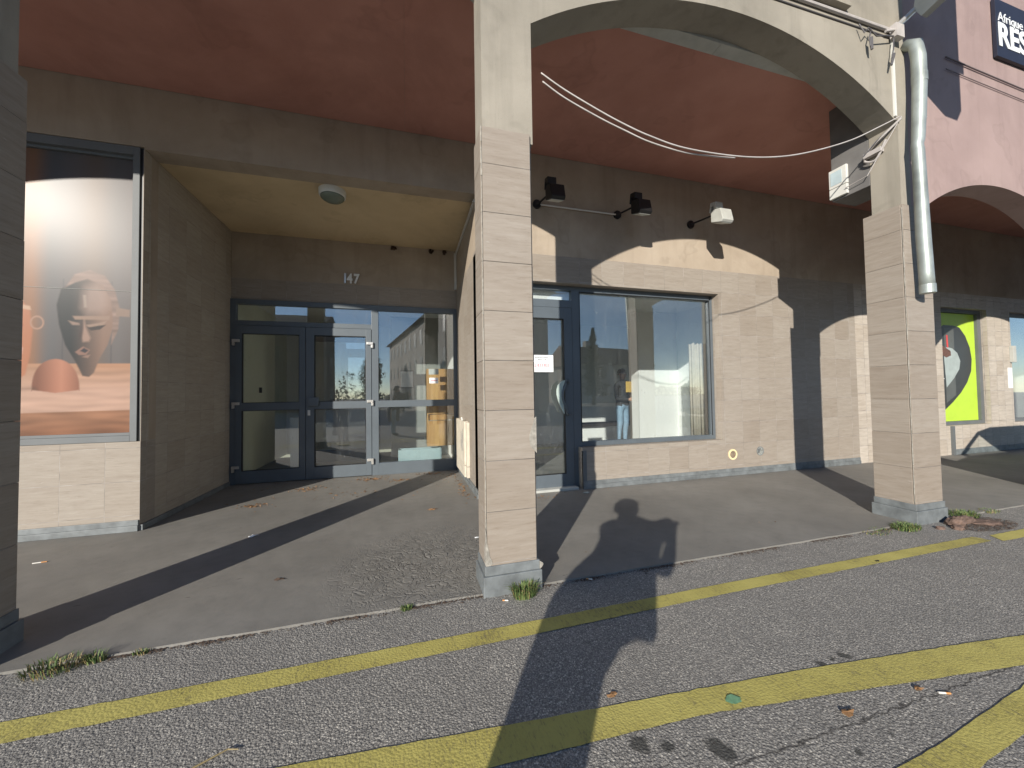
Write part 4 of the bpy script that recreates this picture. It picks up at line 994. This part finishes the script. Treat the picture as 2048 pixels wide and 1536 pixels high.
def person(name,base,face,H,arms,label,lean=0.0,leanf=0.0,hairs=1.0,wide=1.0,arm=1.0,stance=1.0):
    """base on the ground, face = heading angle (0 = +Y, clockwise), H height; arms = list of (elbow, wrist, hand dir) in body frame metres (right,fwd,up)"""
    e=empty(name,base,label,'person')
    ca,sa=math.cos(face),math.sin(face)
    def W(r_,f,u): return (base[0]+r_*ca+f*sa, base[1]-r_*sa+f*ca, base[2]+u)
    k=H/1.75
    J=[];E=[]
    def add(r_,f,u,rad,par=None,free=False):
        if not free: t=max(0,u-.9)/.75; r_+=lean*t; f+=leanf*t
        J.append((*W(r_*k,f*k,u*k),rad if isinstance(rad,tuple) else rad*k)); 
        if par is not None: E.append((par,len(J)-1))
        return len(J)-1
    pel=add(0,0,.95,(.175*k*wide,.13*k)); sp=add(0,.01,1.10,(.165*k*wide,.13*k),pel); ch=add(0,.02,1.30,(.18*k*wide,.14*k),sp); uc=add(0,.01,1.42,.115,ch); nk=add(0,.015,1.50,.058,uc); n2=add(0,.03,1.56,.058,nk); hd=add(0,.04,1.64,.092,n2); ht=add(0,.035,1.70,.07,hd)
    for s in (-1,1):
        st=s*stance; hp=add(s*.10,0,.88,.10,pel); kn=add(st*.11,.02,.50,.074*arm,hp); cf=add(st*.115,-.01,.36,.066*arm,kn); an=add(st*.12,-.02,.10,.05,cf); ft=add(st*.13,.08,.045,.04,an); toe=add(st*.14,.16,.03,.03,ft)
    hands=[]
    for s,(el,wr) in zip((-1,1),arms):
        sh=add(s*.185,.0,1.40,.068,uc); ue=add(*[ (a+b)/2 for a,b in zip((s*.19+lean*.65,leanf*.65,1.39),el)],.055*arm,sh,True); ee=add(*el,.048*arm,ue,True); fm=add(*[(a*.6+b*.4) for a,b in zip(el,wr)],.044*arm,ee,True); ww=add(*wr,.030,fm,True)
        d=Vector(wr)-Vector(el); d.normalize(); pm_=add(*(Vector(wr)+d*.06),.033,ww,True)
        hands.append((wr,d,s))
        # fingers
        side=Vector((0,0,1)).cross(d); side.normalize(); upv=d.cross(side)
        for i in range(4):
            b0=Vector(wr)+d*.085+upv*(.024-.016*i); ln=(.030,.034,.032,.025)[i]
            f1=add(*b0,.009,pm_,True); f2=add(*(b0+d*ln*.8-side*s*.016),.0085,f1,True); add(*(b0+d*ln*.95-side*s*.038),.0075,f2,True)
        t0=Vector(wr)+d*.035+upv*.035; t1=add(*t0,.011,pm_,True); t2=add(*(t0+d*.03+upv*.025),.010,t1,True); add(*(t0+d*.055+upv*.03),.008,t2,True)
    zc=base[2]
    wrists=[Vector(W(*[c*k for c in (Vector(a[1])-( Vector(a[1])-Vector(a[0])).normalized()*.03)])) for a in arms]
    tips=[Vector(W(*[c*k for c in (Vector(a[1])+(Vector(a[1])-Vector(a[0])).normalized()*.1)])) for a in arms]
    def mf(c):
        z=(c.z-zc)/k
        for t in tips:
            if (c-t).length<.115*k: return 0
        if z>1.525: return 0
        if z>.93: return 1
        if z>.09: return 2
        # arms hanging below handled as jacket
        return 3
    ob=skin_body('body',J,E,e,[M['skin'],M['jacket'],M['jeans'],M['shoe']],mf)
    # hair cap, ears, nose, eyes
    hx=Vector(W(lean*k,(leanf+.02)*k,1.685*k))
    bm=bmesh.new(); bmesh.ops.create_icosphere(bm,subdivisions=4,radius=1)
    fwd=Vector((sa,ca,0)); 
    bmesh.ops.delete(bm,geom=[v for v in bm.verts if (v.co.dot(fwd)>.35 and v.co.z<.45) or v.co.z<-.55],context='VERTS')
    for v in bm.verts:
        n_=1+.05*noise.noise(v.co*5); v.co=hx+Vector((v.co.x*.100*hairs,v.co.y*.108*hairs,v.co.z*.105*(hairs*.5+.5)))*k*n_
    me=bpy.data.meshes.new('hair'); bm.to_mesh(me); bm.free(); h=link('hair',me,M['hair'],e); so2=h.modifiers.new('s','SOLIDIFY'); so2.thickness=.012
    fc=MB()
    def ball(r_,f,u,a,mt,nm):
        bm=bmesh.new(); bmesh.ops.create_uvsphere(bm,u_segments=12,v_segments=8,radius=1)
        p=Vector(W((r_+lean)*k,(f+leanf)*k,u*k))
        for v in bm.verts: v.co=p+Vector((v.co.x*a[0],v.co.y*a[1],v.co.z*a[2]))*k
        me=bpy.data.meshes.new(nm); bm.to_mesh(me); bm.free(); return link(nm,me,M[mt],e)
    ball(0,.138,1.635,(.012,.016,.02),'skin','nose'); ball(0,.125,1.60,(.022,.01,.006),'print_brown','mouth')
    for s in (-1,1): ball(s*.03,.124,1.662,(.012,.008,.007),'white','eye'); ball(s*.095,.03,1.65,(.014,.02,.03),'skin','ear')
    return e,W,k
# photographer: stands left of and behind the camera, holds the phone out to the right
vy=yaw
PBx,PBy,PF,PH=-.458,.155,R(80),1.735
def camf(x,y,z):
    wx=x*math.cos(yaw)+y*math.sin(yaw)-PBx; wy=-x*math.sin(yaw)+y*math.cos(yaw)-PBy; kk=PH/1.75
    return ((wx*math.cos(PF)-wy*math.sin(PF))/kk,(wx*math.sin(PF)+wy*math.cos(PF))/kk,(z+.015)/kk)
pe,Wp,kp=person('person',(PBx,PBy,-.015),PF,PH,[(camf(-.34,-.06,1.12),camf(-.08,-.11,1.38)),(camf(.0,-.17,1.12),camf(.13,-.11,1.40))],'photographer in dark jacket and jeans holding up a phone, casting the long shadow',.085,.085,1.5,.80,1.35,.72)
phone=empty('smartphone',(0,-.02,1.36),'dark smartphone held sideways by the photographer','phone')
q=MB(); 
qb=B(-.075,.095,-.012,-.004,-.045,.04).build('phone_body',M['black'],phone,bev=.003); qb.rotation_euler=(0,0,0)
qb.matrix_parent_inverse=Matrix.Identity(4)
phone.location=(0,0,1.4); phone.rotation_euler=(0,0,-yaw); 
for v in qb.data.vertices: v.co.y-=.014
def uvz(u,v,z): return (u*math.cos(SUN_AZ)+v*math.sin(SUN_AZ),-u*math.sin(SUN_AZ)+v*math.cos(SUN_AZ),z)
ct=[(-.62,.50),(-.67,.74),(-.69,.90),(-.62,1.05),(-.49,1.22),(-.44,1.34),(-.41,1.46),(-.40,1.57),(-.27,1.59),(-.20,1.55),(-.10,1.52),(-.02,1.505),(.05,1.54),(.12,1.565),(.17,1.54),(.18,1.45),(.13,1.39),(.06,1.36),(.03,1.28),(.0,1.18),(-.02,.95),(-.07,.86),(-.2,.80),(-.26,.72),(-.27,.50)]
qc=MB(); nC=len(ct)
for lay,(v0,sc) in enumerate(((-.30,.80),(-.25,1.0),(-.10,1.0),(-.05,.82))):
    for u,z in ct: qc.v.append(uvz(-.36+(u+.36)*sc,v0,1.0+(z-1.0)*(sc*.5+.5)))
for l_ in range(3):
    for k in range(nC): qc.f.append((l_*nC+k,l_*nC+(k+1)%nC,(l_+1)*nC+(k+1)%nC,(l_+1)*nC+k))
qc.f.append(tuple(range(nC))); qc.f.append(tuple(range(3*nC,4*nC)))
co=qc.build('shadow_coat',M['jacket'],pe,smooth=True)  # unseen coat slab, outline shaped to fill out the cast shadow
bag=empty('shadow_bag',(-.20,-.02,.80),'unseen dark bag added at the right side of the photographer to fill the shadow','bag')  # added out of view to thicken the photographer shadow
bb=B(-.10,.14,-.05,.05,0,.36).build('bag_body',M['jacket'],None,bev=.055,smooth=True,seg=4); bb.parent=bag; bag.rotation_euler=(0,0,-SUN_AZ)
sb=MB().tube([(-.12,0,.42),(-.2,0,.62),(-.24,0,.70),(-.16,0,.72),(.10,0,.42)],.012,6).build('strap',M['jacket'],None); sb.parent=bag
# person inside the shop
pe2,W2_,k2=person('person',(5.13,8.12,.12),R(160),1.84,[((-.27,.06,1.10),(-.10,.24,1.16)),((.27,.06,1.08),(.06,.24,1.06))],'person in dark jacket and light blue jeans standing behind the shop window glass')
fo=empty('folder',(5.1,8.0,1.2),'yellow folder held against the chest by the person in the shop','folder')
q=MB(); c0=Vector(W2_(0,.26,1.42)); 
m_=B(-.16,.16,-.012,.012,-.13,.13).build('cover',M['yellow'],None,bev=.002); m_.parent=fo; m_.rotation_euler=(0,0,-R(160)); m_.location=(0,0,0); fo.location=c0

# ------------------------------------------------------------------ across the street: what the glass reflects
def facade_building(name,label,P0,P1,depth,H,roofh,storeys,n,wallm):
    a=Vector((*P0,0)); b=Vector((*P1,0)); d=(b-a); Ln=d.length; d.normalize(); nrm=Vector((d.y,-d.x,0))  # body grows along nrm
    e=empty(name,a,label,'building')
    def T(s,t,z): p=a+d*s+nrm*t; return (p.x,p.y,z)
    def bx(s0,s1,t0,t1,z0,z1,nm,mt,par):
        q=MB(); q.v=[T(s0,t0,z0),T(s1,t0,z0),T(s1,t1,z0),T(s0,t1,z0),T(s0,t0,z1),T(s1,t0,z1),T(s1,t1,z1),T(s0,t1,z1)]
        q.f=[(0,3,2,1),(4,5,6,7),(0,1,5,4),(1,2,6,5),(2,3,7,6),(3,0,4,7)]; return q.build(nm,M[mt],par)
    bx(0,Ln,0,depth,-.1,H,'wall',wallm,e)
    q=MB(); o_=.5; q.v=[T(-o_,-o_,H),T(Ln+o_,-o_,H),T(Ln+o_,depth+o_,H),T(-o_,depth+o_,H),T(-o_,depth/2,H+roofh),T(Ln+o_,depth/2,H+roofh)]
    q.f=[(0,1,2,3),(0,1,5,4),(2,3,4,5),(0,4,3),(1,2,5)]; rf=q.build('roof',M['roof'],e)
    bx(Ln*.3,Ln*.3+.9,depth*.5-.4,depth*.5+.4,H+roofh*.6,H+roofh+.9,'chimney','housewall',rf)
    for fl in range(storeys):
        z=1.0+fl*(H-.6)/storeys
        for i in range(n):
            s=Ln*(i+.5)/n; w_=bx(s-.5,s+.5,-.03,.04,z,z+1.5,'window','frame2',e); bx(s-.44,s+.44,-.04,-.031,z+.06,z+1.44,'pane','black',w_)
        for t in (depth*.3,depth*.7):
            ww=bx(-.03,.04,t-.5,t+.5,z,z+1.5,'window','frame2',e)
            ww=bx(Ln-.04,Ln+.03,t-.5,t+.5,z,z+1.5,'window','frame2',e)
    return e
facade_building('apartment_building','long pale building across the street, seen only mirrored in the entrance glass',(-2.4,-44),(3.2,-14),7.0,8.8,2.2,3,11,'housewall')
facade_building('apartment_building','dark brown building across the street, mirrored in the transom above the left door',(-24,-26),(-8.2,-26),8,8.6,1.6,2,6,'roof')
facade_building('house','brown roofed house across the street, mirrored in the shop window',(24,-38),(38,-41),9,5.6,3.2,2,5,'housewall')
def tree(x,y,H,rw,kind,label,mt,n=2600,seed=1):
    random.seed(seed); e=empty('conifer' if kind else 'tree',(x,y,0),label,'tree','trees across the street')
    MB().tube([(x,y,0),(x+.1,y,H*.5),(x,y,H*.95)],[H*.03,H*.018,.02],8).build('trunk',M['bark'],e)
    q=MB()
    for k in range(n):
        if kind:
            u=random.random()**.7; z=H*(1-.88*u); layer=.65+.35*math.cos(z*5.5); r_=rw*u*layer*math.sqrt(random.random())
        else:
            z=H*random.uniform(.25,1); u=math.sin(math.pi*min(1,max(0,(z/H-.2)/.8)))**.6; r_=rw*u*math.sqrt(random.random())*(.8+.5*noise.noise(Vector((z*.6,k%7,seed))))
        a=random.uniform(0,6.28); s=.26 if kind else .24; cx,cy=x+r_*math.cos(a),y+r_*math.sin(a); P=[]
        for j in range(3):
            P.append((cx+random.uniform(-s,s),cy+random.uniform(-s,s),z+random.uniform(-s,s)*(.5 if kind else 1)))
        q.poly(P)
    q.build('crown',M[mt],e)
tree(21.5,-29.7,9.2,2.6,True,'tall dark conifer across the street, mirrored in the shop window','needle',3600,1)
tree(-4.3,-37,7.2,1.6,False,'leafy tree left of the pale building across the street','leafmass',2200,2)
tree(-6.2,-55,8.0,2.4,False,'rounder tree behind the first across the street','leafmass',2200,3)
q=MB(); random.seed(5)
for k in range(9000):
    x=random.uniform(-130,110); hgt=3.2+1.5*noise.noise(Vector((x*.06,0,0)))+1*noise.noise(Vector((x*.4,3,0)))+(6 if abs(x+16.7)<1.0 or abs(x+19)<.7 else 0)
    z=hgt*random.random()**.8; y=-110+random.uniform(-3,3); s=.6; q.poly([(x+random.uniform(-s,s),y+random.uniform(-s,s),z+random.uniform(-s,s)) for j in range(3)])
tag(q.build('tree_line',M['leafmass']),'far line of bare trees beyond the street','tree line',kind='stuff')

# ------------------------------------------------------------------ parked car outside the right edge (its shadow reaches the wall)
car=empty('parked_car',(10.3,1.5,0),'dark parked car right of the frame, its shadow lying on the far wall','car')
CX=8.0; z0=-.015
low=[(0,.35),(.02,.75),(.25,.92),(1.0,1.02),(1.35,1.05),(4.3,1.08),(4.42,.95),(4.45,.4),(4.0,.3),(.35,.28)]
q=MB().prism([(CX+a,b) for a,b in low],'y',.62,2.34); q.build('body',M['car'],car,bev=.05)
roofp=[(CX+1.75,1.60),(CX+2.2,1.68),(CX+3.4,1.68),(CX+4.1,1.58),(CX+4.1,1.54),(CX+3.4,1.62),(CX+2.2,1.62),(CX+1.75,1.55)]
MB().prism(roofp,'y',.74,2.24).build('roof',M['car'],car,bev=.01)
def strut(a,b,w_,y0,y1,q): q.prism([(a[0]-w_,a[1]),(a[0]+w_,a[1]),(b[0]+w_,b[1]),(b[0]-w_,b[1])],'y',y0,y1)
q=MB()
for y0,y1 in ((.74,.80),(2.18,2.24)):
    strut((CX+1.0,1.02),(CX+1.80,1.60),.05,y0,y1,q); strut((CX+2.55,1.05),(CX+2.6,1.64),.05,y0,y1,q); strut((CX+4.25,1.05),(CX+4.0,1.60),.16,y0,y1,q)
q.box(CX+2.65,CX+4.1,.82,2.16,1.05,1.60); q.build('window_pillars',M['car'],car)
MB().prism([(CX+1.1,1.06),(CX+1.85,1.56),(CX+2.52,1.6),(CX+2.5,1.08)],'y',2.19,2.2).build('side_window',M['carglass'],car)
for wx in (CX+.85,CX+3.6):
    for wy in (.62,2.12):
        wh=MB().cyl((wx,wy,.33+z0),'y',.33,.22,28).build('wheel',M['tyre'],car,bev=.02); MB().cyl((wx,wy-.012,.33+z0),'y',.2,.244,20).build('rim',M['steel'],wh)
for y0 in (.75,1.95): B(CX+.0,CX+.12,y0,y0+.28,.66,.80).build('headlight',M['strip'],car,bev=.02)
